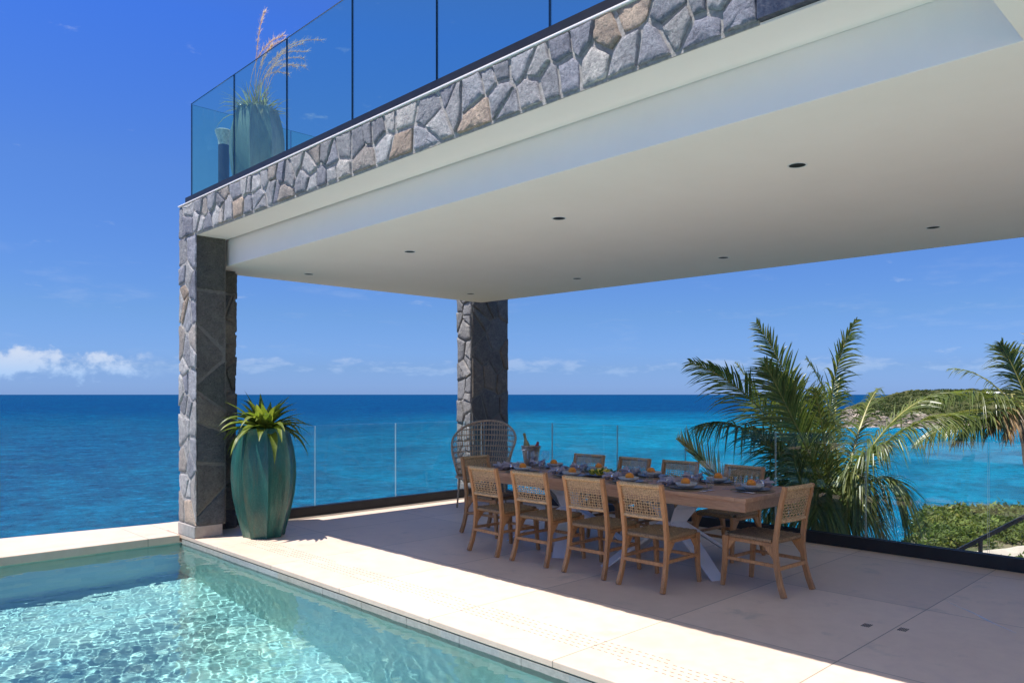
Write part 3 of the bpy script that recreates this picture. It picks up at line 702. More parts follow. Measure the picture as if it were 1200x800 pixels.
tag(s.build('surf', M_foam), 'white surf breaking along the headland rocks', 'surf', kind='stuff')
# far house on the ridge
hu, hv = 600, 377
hx, hy = xy(hu, hv); hz = head_h(hu, hv)
hr = empty('hillside_villa', (hx, hy, hz), 'low white roofed villa on the ridge of the far headland', 'house', rz=R(YAW-90))
a = MB(); a.box((-6, -4, -2), (6, 4, 2.2)); a.build('wall', simple('cream villa wall', (.50, .44, .36), .9), hr)
a = MB(); a.add([(-7, -5.2, 2.15), (7, -5.2, 2.15), (7, 5.2, 2.15), (-7, 5.2, 2.15), (-4.5, 0, 3.3), (4.5, 0, 3.3)], [(0,1,5,4), (1,2,5), (2,3,4,5), (3,0,4), (3,2,1,0)]); a.build('roof', simple('pale roof sheeting', (.72, .72, .70), .7), hr)
wd = simple('dark window opening', (.03, .035, .04), .3)
for xx in (-4, 0, 4): a = MB(); a.box((xx-1, -4.06, .6), (xx+1, -4.003, 2.3)); a.build('window', wd, hr)

# stair handrail outside the glass
ha = px2(1118, 647, 9.4); hb = px2(1262, 574, 8.9)
hrail = empty('stair_handrail', (ha.x, ha.y, ha.z-.6), 'black metal handrail sloping down outside the glass at the right edge', 'handrail')
a = MB(); a.box((-.03, 0, 0), (.03, 1, .045)); q = MB()
dr = (hb-ha); q.tube([ha-dr*.15, hb+dr*.3], .032, 4, sx=.9, sy=1)
o = q.build('rail', M_black); o.parent = hrail; o.matrix_parent_inverse = Matrix.Translation(-hrail.location)
for f in (.225, .95):
    c_ = ha+dr*f; q = MB(); q.box((c_.x-.02, c_.y-.02, c_.z-1.2), (c_.x+.02, c_.y+.02, c_.z-.02)); o = q.build('post', M_black); o.parent = hrail; o.matrix_parent_inverse = Matrix.Translation(-hrail.location)

# ================================================================ PALMS
def bez(a, b, c, t): return a*(1-t)**2+b*2*t*(1-t)+c*t*t
def frond(p0, p1, p2, length_leaf=.55, n=62, rr=random, droop=.5, twist=0, dens=1, r0=.022, col=(1,1,1), start=.12, updir=None):
    rc = MB(); lf = MB(); n = int(n*1.0)
    P = [bez(p0, p1, p2, i/16) for i in range(17)]
    rc.tube(P, [r0*(1-.85*i/16) for i in range(17)], 5, sx=1.2, sy=.8)
    Ltot = sum((P[i+1]-P[i]).length for i in range(16))
    for i in range(n):
        t = start+(1-start)*(i+.3)/n; p = bez(p0, p1, p2, t); tg = (bez(p0, p1, p2, min(t+.02, 1.02))-bez(p0, p1, p2, t-.02)).normalized()
        ref = Vector(updir) if updir else Vector((0, 0, 1))
        side = tg.cross(ref)
        if side.length < .1: side = tg.cross(Vector((FX, FY, 0)))
        side.normalize(); up = side.cross(tg).normalized()
        if twist: 
            q = Matrix.Rotation(twist, 3, tg); side = q @ side; up = q @ up
        prof = math.sin(math.pi*min(1, (t-start)/(1-start)*.80+.17))**.75
        for sg in (-1, 1):
            if rr.random() > dens: continue
            l_ = length_leaf*prof*rr.uniform(.85, 1.1); 
            if l_ < .05: continue
            ang = R(52-24*t+rr.uniform(-7, 7))
            d_ = (tg*math.cos(ang)+side*sg*math.sin(ang)+up*rr.uniform(.05, .32)).normalized()
            wv = .0125*rr.uniform(.8, 1.2)*(1 if l_ > .3 else .8); nrm = d_.cross(up).normalized()
            dp = (droop+(.22 if droop > 0 else 0))*rr.uniform(.5, 1.7); q0 = p; pts_ = []
            ns = 4
            for s_ in range(ns+1):
                f = s_/ns; pts_.append(p+d_*l_*f+Vector((0, 0, -1))*dp*l_*f*f*.75)
            k_ = rr.uniform(.75, 1.35); cc = (col[0]*k_*rr.uniform(.9, 1.2), col[1]*k_, col[2]*k_)
            vs = []; 
            for s_, q_ in enumerate(pts_):
                ww = wv*(.7, 1, .9, .6, .06)[s_]; vs += [q_-nrm*ww+up*ww*.35, q_-up*ww*.25, q_+nrm*ww+up*ww*.35]
            fs = []
            for s_ in range(ns): b_ = s_*3; fs += [(b_, b_+1, b_+4, b_+3), (b_+1, b_+2, b_+5, b_+4)]
            lf.add(vs, fs, cc)
    return rc, lf
def palm(name, label, crown, ground, fronds, rr, trunk_r=.16):
    root = empty(name, ground, label, 'palm tree'); inv = Matrix.Translation(-Vector(ground))
    def put(mb, nm, mat, par, **k):
        o = mb.build(nm, mat, None, **k); o.parent = par
        o.matrix_parent_inverse = inv if par is root else Matrix.Identity(4)
        return o
    q = MB(); g_ = Vector(ground); c_ = Vector(crown); P = [bez(g_, (g_+c_)/2+Vector((.25, -.1, 0)), c_, i/24) for i in range(25)]
    q.tube(P, [trunk_r*(1.25-.35*i/24)*(1+.09*(i % 2)) for i in range(25)], 10); put(q, 'trunk', M_bark, root, smooth=True)
    q = MB()
    for i in range(14):
        a = i*2.4; q.tube([c_+Vector((0, 0, -.25)), c_+Vector((math.cos(a)*.16, math.sin(a)*.16, .12)), c_+Vector((math.cos(a)*.34, math.sin(a)*.34, .42))], [.08, .055, .02], 5, sx=1.4, sy=.6)
    put(q, 'leaf_base', M_rachis, root)
    for fr in fronds:
        (a, b, u2, u1, kw) = fr; kw = dict(kw); dry = kw.pop('dry', 0); mat = M_palmdry if dry == 1 else M_palmpale if dry == 2 else M_palm
        tip = px2(b[0], b[1], u2); ctl = px2(a[0], a[1], u1)
        rc, lf = frond(c_+Vector((rr.uniform(-.12, .12), rr.uniform(-.12, .12), rr.uniform(-.1, .15))), ctl, tip, rr=rr, **kw)
        o = put(lf, 'frond', mat, root)
        r2 = rc.build('rachis', M_rachis, None); r2.parent = o
    return root
rp = random.Random(12)
u0 = 10.4; cr = px2(978, 618, u0)
F1 = [  # (control px), (tip px), depth tip, depth control
    ((905, 455), (808, 424), 9.6, 9.9, dict(length_leaf=.62, n=70, droop=.25, twist=.8)),
    ((945, 480), (915, 440), 9.9, 10.0, dict(length_leaf=.7, n=70, droop=.5, twist=.6)),
    ((965, 500), (955, 455), 9.6, 9.8, dict(length_leaf=.65, n=66, droop=.7, twist=.5)),
    ((1005, 520), (1040, 520), 9.3, 9.6, dict(length_leaf=.6, n=60, droop=1.2)),
    ((900, 540), (860, 600), 9.3, 9.5, dict(length_leaf=.6, n=60, droop=.9)),

    ((950, 470), (886, 378), 10.4, 10.4, dict(length_leaf=.55, n=66, droop=.15, twist=1.2)),
    ((955, 455), (1004, 374), 10.9, 10.7, dict(length_leaf=.52, n=66, droop=.35, twist=1.3)),
    ((935, 500), (896, 425), 9.0, 9.5, dict(length_leaf=.80, n=80, droop=.25, twist=.9)),
    ((920, 500), (862, 425), 11.6, 11.2, dict(length_leaf=.55, n=60, droop=.5, twist=.5, col=(1.5, 1.35, 1.5))),
    ((880, 470), (818, 500), 9.3, 9.6, dict(length_leaf=.66, n=64, droop=.7)),
    ((985, 470), (945, 420), 11.6, 11.2, dict(length_leaf=.5, n=60, droop=.5, twist=.7)),
    ((1010, 470), (1030, 455), 11.4, 11.0, dict(length_leaf=.45, n=56, droop=.8)),
    ((1045, 470), (1140, 488), 9.4, 9.9, dict(length_leaf=.66, n=76, droop=.8, r0=.03)),
    ((1050, 445), (1125, 462), 10.6, 10.5, dict(length_leaf=.62, n=66, droop=.6)),
    ((1000, 500), (1018, 600), 9.4, 9.6, dict(length_leaf=.55, n=60, droop=1.2)),
    ((1040, 520), (1062, 590), 9.7, 10.0, dict(length_leaf=.60, n=60, droop=1.3)),
    ((930, 520), (905, 610), 9.3, 9.4, dict(length_leaf=.60, n=60, droop=1.1)),
    ((950, 520), (958, 640), 9.2, 9.2, dict(length_leaf=.60, n=60, droop=1.0)),
    ((900, 520), (850, 560), 9.5, 9.6, dict(length_leaf=.62, n=60, droop=.8)),
    ((975, 480), (985, 440), 12.4, 11.8, dict(length_leaf=.5, n=56, droop=.6, twist=.4)),
    ((1000, 520), (990, 640), 9.3, 9.5, dict(length_leaf=.55, n=60, droop=1.1)),
    ((930, 540), (880, 500), 8.9, 9.3, dict(length_leaf=.7, n=64, droop=.5, twist=.5)),
    ((925, 560), (930, 520), 8.9, 9.2, dict(length_leaf=.7, n=60, droop=.5, twist=.9)),
    ((1010, 560), (1040, 640), 9.9, 10.1, dict(length_leaf=.5, n=50, droop=1.1, dry=1, dens=.6)),
]
palm('coconut_palm', 'large green coconut palm whose fronds rise beyond the glass behind the head of the table', cr, (cr.x+.3, cr.y-.1, -4.2), F1, rp)
cr2 = px2(1204, 490, 13.2)
F2 = [
    ((1150, 440), (1098, 470), 12.2, 12.5, dict(length_leaf=.6, n=64, droop=.5)),
    ((1140, 470), (1075, 520), 12.0, 12.3, dict(length_leaf=.62, n=64, droop=.6)),
    ((1160, 430), (1112, 432), 13.8, 13.6, dict(length_leaf=.35, n=50, droop=.7, dens=.55)),
    ((1190, 430), (1172, 402), 13.2, 13.2, dict(length_leaf=.62, n=60, droop=.4, twist=.8)),
    ((1215, 420), (1222, 380), 13.4, 13.3, dict(length_leaf=.6, n=60, droop=.4)),
    ((1165, 475), (1118, 520), 12.4, 12.6, dict(length_leaf=.42, n=60, droop=.6)),
    ((1155, 465), (1110, 505), 12.9, 12.9, dict(length_leaf=.6, n=60, droop=.6, col=(1.2, 1.1, .8))),
    ((1180, 470), (1160, 508), 12.4, 12.6, dict(length_leaf=.36, n=50, droop=.8, dry=1)),
    ((1188, 470), (1182, 514), 12.3, 12.6, dict(length_leaf=.28, n=44, droop=1.2, dry=1)),
    ((1250, 440), (1330, 470), 13.2, 13.2, dict(length_leaf=.6, n=50, droop=.7)),
    ((1240, 480), (1290, 560), 12.8, 12.8, dict(length_leaf=.6, n=50, droop=.9)),
]
palm('coconut_palm', 'palm with brown dry frond bases cut by the right edge of the view', cr2, (cr2.x+.6, cr2.y-.4, -4.6), F2, rp, trunk_r=.17)
cr3 = px2(880, 668, 9.9)
F3 = [
    ((852, 550), (795, 514), 9.3, 9.6, dict(length_leaf=.26, n=36, droop=-.7, dry=2, r0=.03, twist=1.5, start=.35)),
    ((840, 572), (788, 556), 9.2, 9.5, dict(length_leaf=.28, n=36, droop=.3, dry=2, r0=.028, start=.35)),
    ((890, 620), (905, 640), 9.6, 9.8, dict(length_leaf=.5, n=46, droop=.7)),
    ((860, 630), (835, 660), 9.4, 9.6, dict(length_leaf=.5, n=44, droop=.9)),
]
palm('young_palm', 'short palm with one curled sun bleached frond tip showing over the sea side chairs', cr3, (cr3.x+.2, cr3.y, -4.5), F3, rp, trunk_r=.11)

# ================================================================ DINING SET
def make_chair(loc, rz, label, group):
    root = empty('dining_chair', loc, label, 'chair', rz, group)
    hw = .208
    def bar(mb, pts, w0, d0, w1=None, d1=None):
        n = len(pts); w1 = w1 or w0; d1 = d1 or d0; vs = []; fs = []
        pts = [Vector(p) for p in pts]
        for i, p in enumerate(pts):
            t = (pts[min(i+1, n-1)]-pts[max(i-1, 0)]).normalized(); a = Vector((1, 0, 0)); b = t.cross(a).normalized()
            f = i/(n-1); w_ = (w0*(1-f)+w1*f)/2; d_ = (d0*(1-f)+d1*f)/2
            vs += [p-a*w_-b*d_, p+a*w_-b*d_, p+a*w_+b*d_, p-a*w_+b*d_]
        for i in range(n-1):
            for k in range(4): fs.append((i*4+k, i*4+(k+1) % 4, (i+1)*4+(k+1) % 4, (i+1)*4+k))
        fs += [(3, 2, 1, 0), tuple((n-1)*4+k for k in range(4))]
        mb.add(vs, fs)
    for s in (-1, 1):
        q = MB(); bar(q, [(s*(hw+.012), -.305, .001), (s*(hw+.006), -.268, .10), (s*hw, -.238, .22), (s*hw, -.222, .36), (s*hw, -.228, .46), (s*hw, -.248, .60), (s*hw, -.276, .74), (s*hw, -.308, .875)], .034, .046, .036, .036)
        # thicker at the seat
        q.build('leg', M_teak, root, bevel=.006)
        q = MB(); bar(q, [(s*(hw+.006), .262, .001), (s*hw, .245, .18), (s*hw, .232, .36), (s*hw, .228, .425)], .030, .034, .040, .062)
        q.build('leg', M_teak, root, bevel=.006)
        q = MB(); q.box((s*(hw-.013)-.013, -.205, .385), (s*(hw-.013)+.013, .205, .425))
        # curved brackets
        q.add([(s*hw-.012, .20, .39), (s*hw-.012, .14, .39), (s*hw-.012, .205, .31), (s*hw+.012, .20, .39), (s*hw+.012, .14, .39), (s*hw+.012, .205, .31)], [(0,1,2), (3,5,4), (0,3,4,1), (1,4,5,2), (2,5,3,0)])
        q.add([(s*hw-.012, -.20, .39), (s*hw-.012, -.12, .39), (s*hw-.012, -.205, .29), (s*hw+.012, -.20, .39), (s*hw+.012, -.12, .39), (s*hw+.012, -.205, .29)], [(2,1,0), (4,5,3), (1,4,3,0), (2,5,4,1), (0,3,5,2)])
        q.build('seat_rail', M_teak, root, bevel=.003)
        q = MB(); q.box((s*hw-.011, -.215, .225), (s*hw+.011, .225, .252)); q.build('stretcher', M_teak, root, bevel=.004)
    q = MB(); q.box((-hw+.01, -.262, .205), (hw-.01, -.240, .235)); q.build('stretcher', M_teak, root, bevel=.004)
    q = MB(); q.box((-hw+.01, .232, .215), (hw-.01, .250, .242)); q.build('stretcher', M_teak, root, bevel=.004)
    # seat: interlaced cords
    q = MB(); na, nb = 24, 24; x0, x1, y0, y1 = -.205, .205, -.215, .235
    def sag(x, y): return .447-.018*(1-(x/.21)**2)*(1-((y-.01)/.23)**2)
    for i in range(na):
        x = x0+(x1-x0)*(i+.5)/na; pts = []
        for j in range(nb+1):
            y = y0+(y1-y0)*j/nb; pts.append((x, y, sag(x, y)+(.0032 if (i//2+j//2) % 2 else -.0032)))
        w_ = (x1-x0)/na*.44
        q.add([v for p in pts for v in ((p[0]-w_, p[1], p[2]-.001), (p[0], p[1], p[2]+.003), (p[0]+w_, p[1], p[2]-.001))], [f for j in range(nb) for f in ((j*3, j*3+1, j*3+4, j*3+3), (j*3+1, j*3+2, j*3+5, j*3+4))])
    for j in range(nb):
        y = y0+(y1-y0)*(j+.5)/nb; pts = []
        for i in range(na+1):
            x = x0+(x1-x0)*i/na; pts.append((x, y, sag(x, y)+(-.0032 if (i//2+j//2) % 2 else .0032)))
        w_ = (y1-y0)/nb*.44
        q.add([v for p in pts for v in ((p[0], p[1]-w_, p[2]-.001), (p[0], p[1], p[2]+.003), (p[0], p[1]+w_, p[2]-.001))], [f for i in range(na) for f in ((i*3+1, i*3, i*3+3, i*3+4), (i*3+2, i*3+1, i*3+4, i*3+5))])
    for yy in (-.205, .232):
        P = []; rd = []
        for i in range(70): P.append((-.2+.4*i/69, yy, .428)); rd.append(.021 if i % 2 else .0175)
        q.tube(P, rd, 8)
    for xx in (-hw, hw):
        P = []; rd = []
        for i in range(60): P.append((xx, -.19+.38*i/59, .43)); rd.append(.0185 if i % 2 else .0155)
        q.tube(P, rd, 8)
    q.build('woven_seat', M_cordD, root, smooth=True)
    # back
    def by(z): return -.248-(z-.60)*.22
    q = MB()
    for z, r_ in ((.856, .021), (.592, .018)):
        P = []; rd = []
        for i in range(76): 
            x = -.195+.39*i/75; P.append((x, by(z)-.012*(1-(x/.2)**2), z)); rd.append(r_ if i % 2 else r_*.84)
        q.tube(P, rd, 8)
    nvv = 15
    for i in range(nvv):
        x = -.188+.376*(i+.5)/nvv; zt = .85
        dx = .0 if i % 2 else .004
        P = [(x+dx, by(z)-.012*(1-(x/.2)**2)+(.004 if (k+i) % 2 else -.004), z) for k, z in enumerate([.592+(.85-.592)*t/14 for t in range(15)])]
        q.tube(P, .0036, 4, sx=1.25, sy=.6, cap=False)
    zs = [.616+.0235*k for k in range(7)]+[.777+.0125*k for k in range(6)]
    for k, z in enumerate(zs):
        P = [(x, by(z)-.012*(1-(x/.2)**2)+(-.004 if (k+t) % 2 else .004), z+(.0015 if t % 3 else -.0015)) for t, x in enumerate([-.2+.4*t/24 for t in range(25)])]
        q.tube(P, .0036 if z < .77 else .0056, 4, sx=.6, sy=1.25, cap=False)
    q.build('woven_back', M_cord, root, smooth=True)
    return root
near = [(5.44, 5.69, -3, 'farthest from camera'), (5.44, 5.07, 2, 'second from the far end'), (5.45, 4.41, 3, 'second from the near end'), (5.44, 3.78, 1, 'nearest the camera')]
far = [(6.84, 5.98, 3, 'farthest from camera'), (6.84, 5.33, -2, 'second from the far end'), (6.85, 4.70, 2, 'second from the near end'), (6.83, 3.95, -3, 'nearest the camera')]
GR = 'woven dining chairs round the teak table'
c0 = None
for x, y, a, t in near:
    lab = 'teak and cord chair, pool side of table, %s' % t
    if c0 is None: c0 = make_chair((x, y, 0), R(-90+a), lab, GR)
    else: copy_tree(c0, (x, y, 0), R(-90+a), lab)
for x, y, a, t in far: copy_tree(c0, (x, y, 0), R(90+a), 'teak and cord chair, sea side of table, %s' % t)
copy_tree(c0, (5.95, 3.10, 0), R(-4), 'teak dining chair at the near head of the table seen side on')
copy_tree(c0, (6.00, 6.48, 0), R(183), 'teak dining chair at the far head of the table beside the wicker chair')
# table
TX0, TX1, TY0, TY1, TZ = 5.64, 6.64, 3.10, 6.46, .76
tb = empty('dining_table', ((TX0+TX1)/2, (TY0+TY1)/2, 0), 'long teak dining table with white splayed legs laid for a meal', 'table')
inv = Matrix.Translation(-tb.location)
def T_(mb, nm, mat, **k):
    o = mb.build(nm, mat, None, **k); o.parent = tb; o.matrix_parent_inverse = inv; return o
q = MB(); nb_ = 8
for i in range(nb_):
    w_ = (TX1-TX0)/nb_; q.box((TX0+i*w_+.0012, TY0+.10, TZ-.035), (TX0+(i+1)*w_-.0012, TY1-.10, TZ))
for yy in (TY0, TY1-.0985): q.box((TX0+.0012, yy, TZ-.035), (TX1-.0012, yy+.0975, TZ+.0005))
T_(q, 'tabletop', M_teakY, bevel=.002)
q = MB(); q.box((TX0+.012, TY0+.012, TZ-.115), (TX0+.045, TY1-.012, TZ-.036)); q.box((TX1-.045, TY0+.012, TZ-.115), (TX1-.012, TY1-.012, TZ-.036))
q.box((TX0+.046, TY0+.012, TZ-.115), (TX1-.046, TY0+.045, TZ-.036)); q.box((TX0+.046, TY1-.045, TZ-.115), (TX1-.046, TY1-.012, TZ-.036)); T_(q, 'apron', M_teakY, bevel=.002)
for yc, mir in ((4.12, 1), (5.42, -1)):
    for an in (148, 246, 328, 66):
        xc = (TX0+TX1)/2; a = R(an); dv = Vector((math.cos(a), mir*math.sin(a), 0)); wd_ = Vector((-dv.y, dv.x, 0))
        pth = [(.70, .001, .065), (.40, .20, .07), (.08, .40, .085), (.20, .55, .12), (.38, TZ-.118, .17)]
        vs = []
        for i_, (r_, z_, wv) in enumerate(pth):
            p_ = Vector((xc, yc, z_))+dv*r_*(1 if i_ < 3 or abs(dv.x) < .6 else .95)
            nn = Vector((dv.x, dv.y, 0))*.010
            for s1, s2 in ((-1, -1), (1, -1), (1, 1), (-1, 1)): vs.append(p_+wd_*wv*s1+nn*s2+Vector((0, 0, .010*s2 if i_ not in (0, 4) else 0)))
        q = MB(); n4 = len(pth)-1; q.add(vs, [(3,2,1,0), tuple(n4*4+k for k in range(4))]+[(i*4+k, i*4+(k+1) % 4, (i+1)*4+(k+1) % 4, (i+1)*4+k) for i in range(n4) for k in range(4)])
        T_(q, 'leg', M_white, bevel=.003)
    q = MB(); q.box((TX0+.05, yc-.42, TZ-.117), (TX1-.05, yc+.42, TZ-.1)); T_(q, 'mounting_plate', M_white)
# place settings --------------------------------------------------
def one(name, mb, mat, loc, label, cat, group, rz=0, smooth=True, cache={}):
    if name in cache:
        o = cache[name].copy(); COL.objects.link(o)
    else:
        o = mb().build(name, mat, None, smooth=smooth); cache[name] = o
    o.location = loc; o.rotation_euler = (0, 0, rz); tag(o, label, cat, group); return o
def mb_mat(): q = MB(); q.lathe([(.03, 0), (.185, 0), (.19, .002), (.188, .005), (.03, .005)], 40); return q
def mb_plate(): q = MB(); q.lathe([(.03, 0), (.095, 0), (.145, .012), (.148, .016), (.142, .016), (.09, .006), (.02, .006)], 40); return q
def mb_bowl(): q = MB(); q.lathe([(.03, 0), (.06, .002), (.088, .022), (.098, .042), (.094, .043), (.083, .025), (.055, .008), (.01, .006)], 36); return q
def mb_orange():
    q = MB(); pr = []
    for i in range(15): a = -math.pi/2+math.pi*i/14; pr.append((max(.0006, .041*math.cos(a)), .039+.038*math.sin(a)-(.003 if i == 14 else 0)))
    q.lathe(pr, 24); return q
def mb_tumbler(): q = MB(); q.lathe([(.001, .002), (.032, 0), (.036, .1), (.034, .1), (.03, .008), (.001, .008)], 22, cap=False); return q
def mb_wine(): q = MB(); q.lathe([(.001, 0), (.036, .001), (.034, .003), (.006, .008), (.004, .02), (.004, .085), (.012, .095), (.036, .12), (.043, .15), (.040, .178), (.036, .205), (.0345, .205), (.0385, .178), (.0415, .15), (.034, .121), (.01, .098), (.001, .096)], 24, cap=False); return q
def mb_napkin():
    q = MB(); rr = random.Random(2); n = 26; m_ = 12; vs = []
    for j in range(m_+1):
        f = j/m_; spread = .018+.055*abs(f-.5)**1.1*2
        for i in range(n):
            a = 2*math.pi*i/n; k_ = 1+.32*math.sin(a*5+f*3)+.2*math.sin(a*9+1+f*5); vs.append((( f-.5)*.16, spread*k_*math.cos(a), .034+spread*.62*k_*math.sin(a)))
    zmin = min(v[2] for v in vs); vs = [(a, b, max((c-zmin)*.85, .0)) for a, b, c in vs]
    q.add(vs, [(j*n+i, j*n+(i+1) % n, (j+1)*n+(i+1) % n, (j+1)*n+i) for j in range(m_) for i in range(n)]+[tuple(reversed(range(n))), tuple(m_*n+i for i in range(n))]); return q
def mb_ring(): q = MB(); q.lathe([(.026, -.014), (.031, -.012), (.033, 0), (.031, .012), (.026, .014), (.026, -.014)], 26, M=Matrix.Translation((0, 0, .036)) @ Matrix.Rotation(R(90), 4, 'Y'), cap=False); return q
def mb_cutlery():
    q = MB()
    for k, l_ in enumerate((.2, .185)):
        x = k*.028; q.box((x-.004, -.1, 0), (x+.004, -.1+l_*.55, .003)); q.add([(x-.004, -.1+l_*.55, 0), (x+.004, -.1+l_*.55, 0), (x+.010, -.1+l_*.8, .001), (x+.005, -.1+l_, .001), (x-.005, -.1+l_, .001), (x-.010, -.1+l_*.8, .001)], [(0,1,2,3,4,5)])
    return q
sets = []
pos = ['nearest the camera', 'second from the near end', 'second from the far end', 'farthest from the camera']
for i, y in enumerate((3.80, 4.44, 5.16, 5.86)): sets.append((5.86, y, 0, 'pool side place %s' % pos[i], True))
for i, y in enumerate((3.84, 4.58, 5.28, 5.92)): sets.append((6.44, y, 180, 'sea side place %s' % pos[i], True))
sets.append((6.16, 3.32, 90, 'near head of the table', True)); sets.append((6.12, 6.24, -90, 'far head of the table', False))
rr = random.Random(31)
for (x, y, rot, where, org) in sets:
    a = R(rot)   # local +x points to the middle of the table
    def loc(dx, dy, dz): return (x+math.cos(a)*dx-math.sin(a)*dy, y+math.sin(a)*dx+math.cos(a)*dy, TZ+.001+dz)
    one('placemat', mb_mat, M_mat, loc(0, 0, 0), 'round dark woven placemat, '+where, 'placemat', 'placemats on the table')
    one('dinner_plate', mb_plate, M_plateD, loc(0, 0, .0055), 'dark stoneware plate under a bowl, '+where, 'plate', 'dinner plates on the table', rr.random())
    one('bowl', mb_bowl, M_bowl, loc(0, 0, .0125), 'pale stoneware bowl on a dark plate, '+where, 'bowl', 'bowls on the table', rr.random())
    if org: one('orange', mb_orange, M_orange, loc(rr.uniform(-.015, .015), rr.uniform(-.015, .015), .022), 'whole orange in a bowl, '+where, 'orange', 'oranges in the bowls', rr.random()*6)
    nr = a+R(90+rr.uniform(-35, 35)); nl = loc(.045, -.235 if rot != 0 else .215, .003)
    one('napkin', mb_napkin, M_linen, nl, 'scrunched lilac grey napkin beside the plate, '+where, 'napkin', 'napkins on the table', nr)
    one('napkin_ring', mb_ring, M_silver, nl, 'silver ring round the napkin, '+where, 'napkin ring', 'napkin rings', nr)
    one('cutlery', mb_cutlery, M_silver, loc(-.02, .205 if rot else -.215, .006), 'silver knife and fork beside the plate, '+where, 'cutlery', 'cutlery on the table', a-R(90))
    one('tumbler', mb_tumbler, M_cup, loc(.20, -.10+rr.uniform(-.03, .03), 0), 'short clear tumbler, '+where, 'glass', 'tumblers on the table')
    one('wine_glass', mb_wine, M_cup, loc(.22, .05+rr.uniform(-.03, .03), 0), 'clear stemmed wine glass, '+where, 'wine glass', 'wine glasses on the table')
# centre platter with lemons and leaves
q = MB(); q.lathe([(.02, 0), (.12, 0), (.165, .02), (.168, .024), (.12, .012), (.02, .01)], 36); pl = q.build('platter', M_plateD, smooth=True); pl.location = (6.12, 4.98, TZ+.001); tag(pl, 'dark round platter of lemons and leaves at the middle of the table', 'platter')
def mb_lemon():
    q = MB(); pr = []
    for i in range(17):
        t = -1+2*i/16; r_ = .031*math.sqrt(max(0, 1-abs(t)**2.2)); r_ = max(r_, .006 if abs(t) < .99 else .002); pr.append((r_, t*.043))
    q.lathe(pr, 20, M=Matrix.Rotation(R(90), 4, 'X')); return q
for i, (dx, dy, w_) in enumerate([(-.07, .06, 'leftmost'), (-.075, -.04, 'second from the left'), (-.01, -.075, 'rightmost'), (.03, .05, 'at the back'), (.05, -.03, 'at the back right')]):
    one('lemon', mb_lemon, M_lemon, (6.12+dx, 4.98+dy, TZ+.048), 'yellow lemon on the centre platter, '+w_, 'lemon', 'lemons on the platter', rr.random()*6)
q = MB()
for i in range(60):
    a = rr.uniform(0, 6.28); r_ = rr.uniform(.08, .17); c_ = Vector((6.12+math.cos(a)*r_*.9, 4.98+math.sin(a)*r_, TZ+.03+rr.uniform(0, .035))); t = Vector((math.cos(a+rr.uniform(-.8, .8)), math.sin(a+rr.uniform(-.8, .8)), rr.uniform(.1, .8))).normalized(); n_ = t.cross(Vector((0, 0, 1))).normalized()
    q.add([c_, c_+t*.03+n_*.014, c_+t*.065, c_+t*.03-n_*.014], [(0,1,2,3)])
tag(q.build('garnish_leaves', mat_leaf('garnish leaf', (.05, .12, .02), (.14, .25, .04), sc=30)), 'green leaves tucked round the lemons on the platter', 'leaves')
# linen runner
q = MB(); ny_ = 60
vs = []
for j in range(ny_+1):
    for i in range(5): vs.append((6.03+.18*i/4+.02*mn.noise(Vector((j*.3, 0, 0))), 3.62+2.6*j/ny_, TZ+.0025+.004*(1+mn.noise(Vector((i*.8, j*.7, 3))))))
# ice bucket with bottle
bk = empty('ice_bucket', (6.50, 6.36, TZ+.001), 'metal ice bucket holding a gold foiled bottle at the far end of the table', 'ice bucket')
q = MB(); q.lathe([(.02, 0), (.078, 0), (.082, .01), (.108, .20), (.118, .225), (.122, .228), (.118, .232), (.103, .225), (.076, .015), (.01, .012)], 32); q.build('bucket_body', simple('hammered metal', (.55, .50, .44), .28, metal=.9, nscale=14, var=.4, bump=.004, bscale=90), bk, smooth=True)
for s in (-1, 1): q = MB(); q.tube([(s*.112, -.03, .2), (s*.135, -.03, .19), (s*.14, 0, .188), (s*.135, .03, .19), (s*.112, .03, .2)], .006, 6); q.build('handle', M_silver, bk)
bt = MB(); bt.lathe([(.01, 0), (.04, 0), (.042, .02), (.042, .16), (.036, .20), (.017, .25), (.014, .30), (.017, .302), (.017, .325), (.012, .33), (.001, .331)], 22)
ob = bt.build('bottle', M_bottle, None, smooth=True); ob.location = (6.47, 6.35, TZ+.06); ob.rotation_euler = (R(-8), R(-9), 0); tag(ob, 'gold foiled bottle leaning in the ice bucket', 'bottle')
bt = MB(); bt.lathe([(.01, 0), (.04, 0), (.042, .02), (.042, .13), (.034, .17), (.016, .21), (.017, .24), (.001, .241)], 22)
ob = bt.build('bottle', M_red, None, smooth=True); ob.location = (6.53, 6.36, TZ+.045); ob.rotation_euler = (R(8), R(14), 0); tag(ob, 'red foiled bottle lying low in the ice bucket', 'bottle')

# ---------------------------------------------------------------- wicker lounge chair
wc = empty('wicker_lounge_chair', (7.42, 8.25, 0), 'high round backed open rattan lounge chair in the far corner', 'armchair', rz=R(YAW+90-8)); wc.scale = (.93, 1, 1)
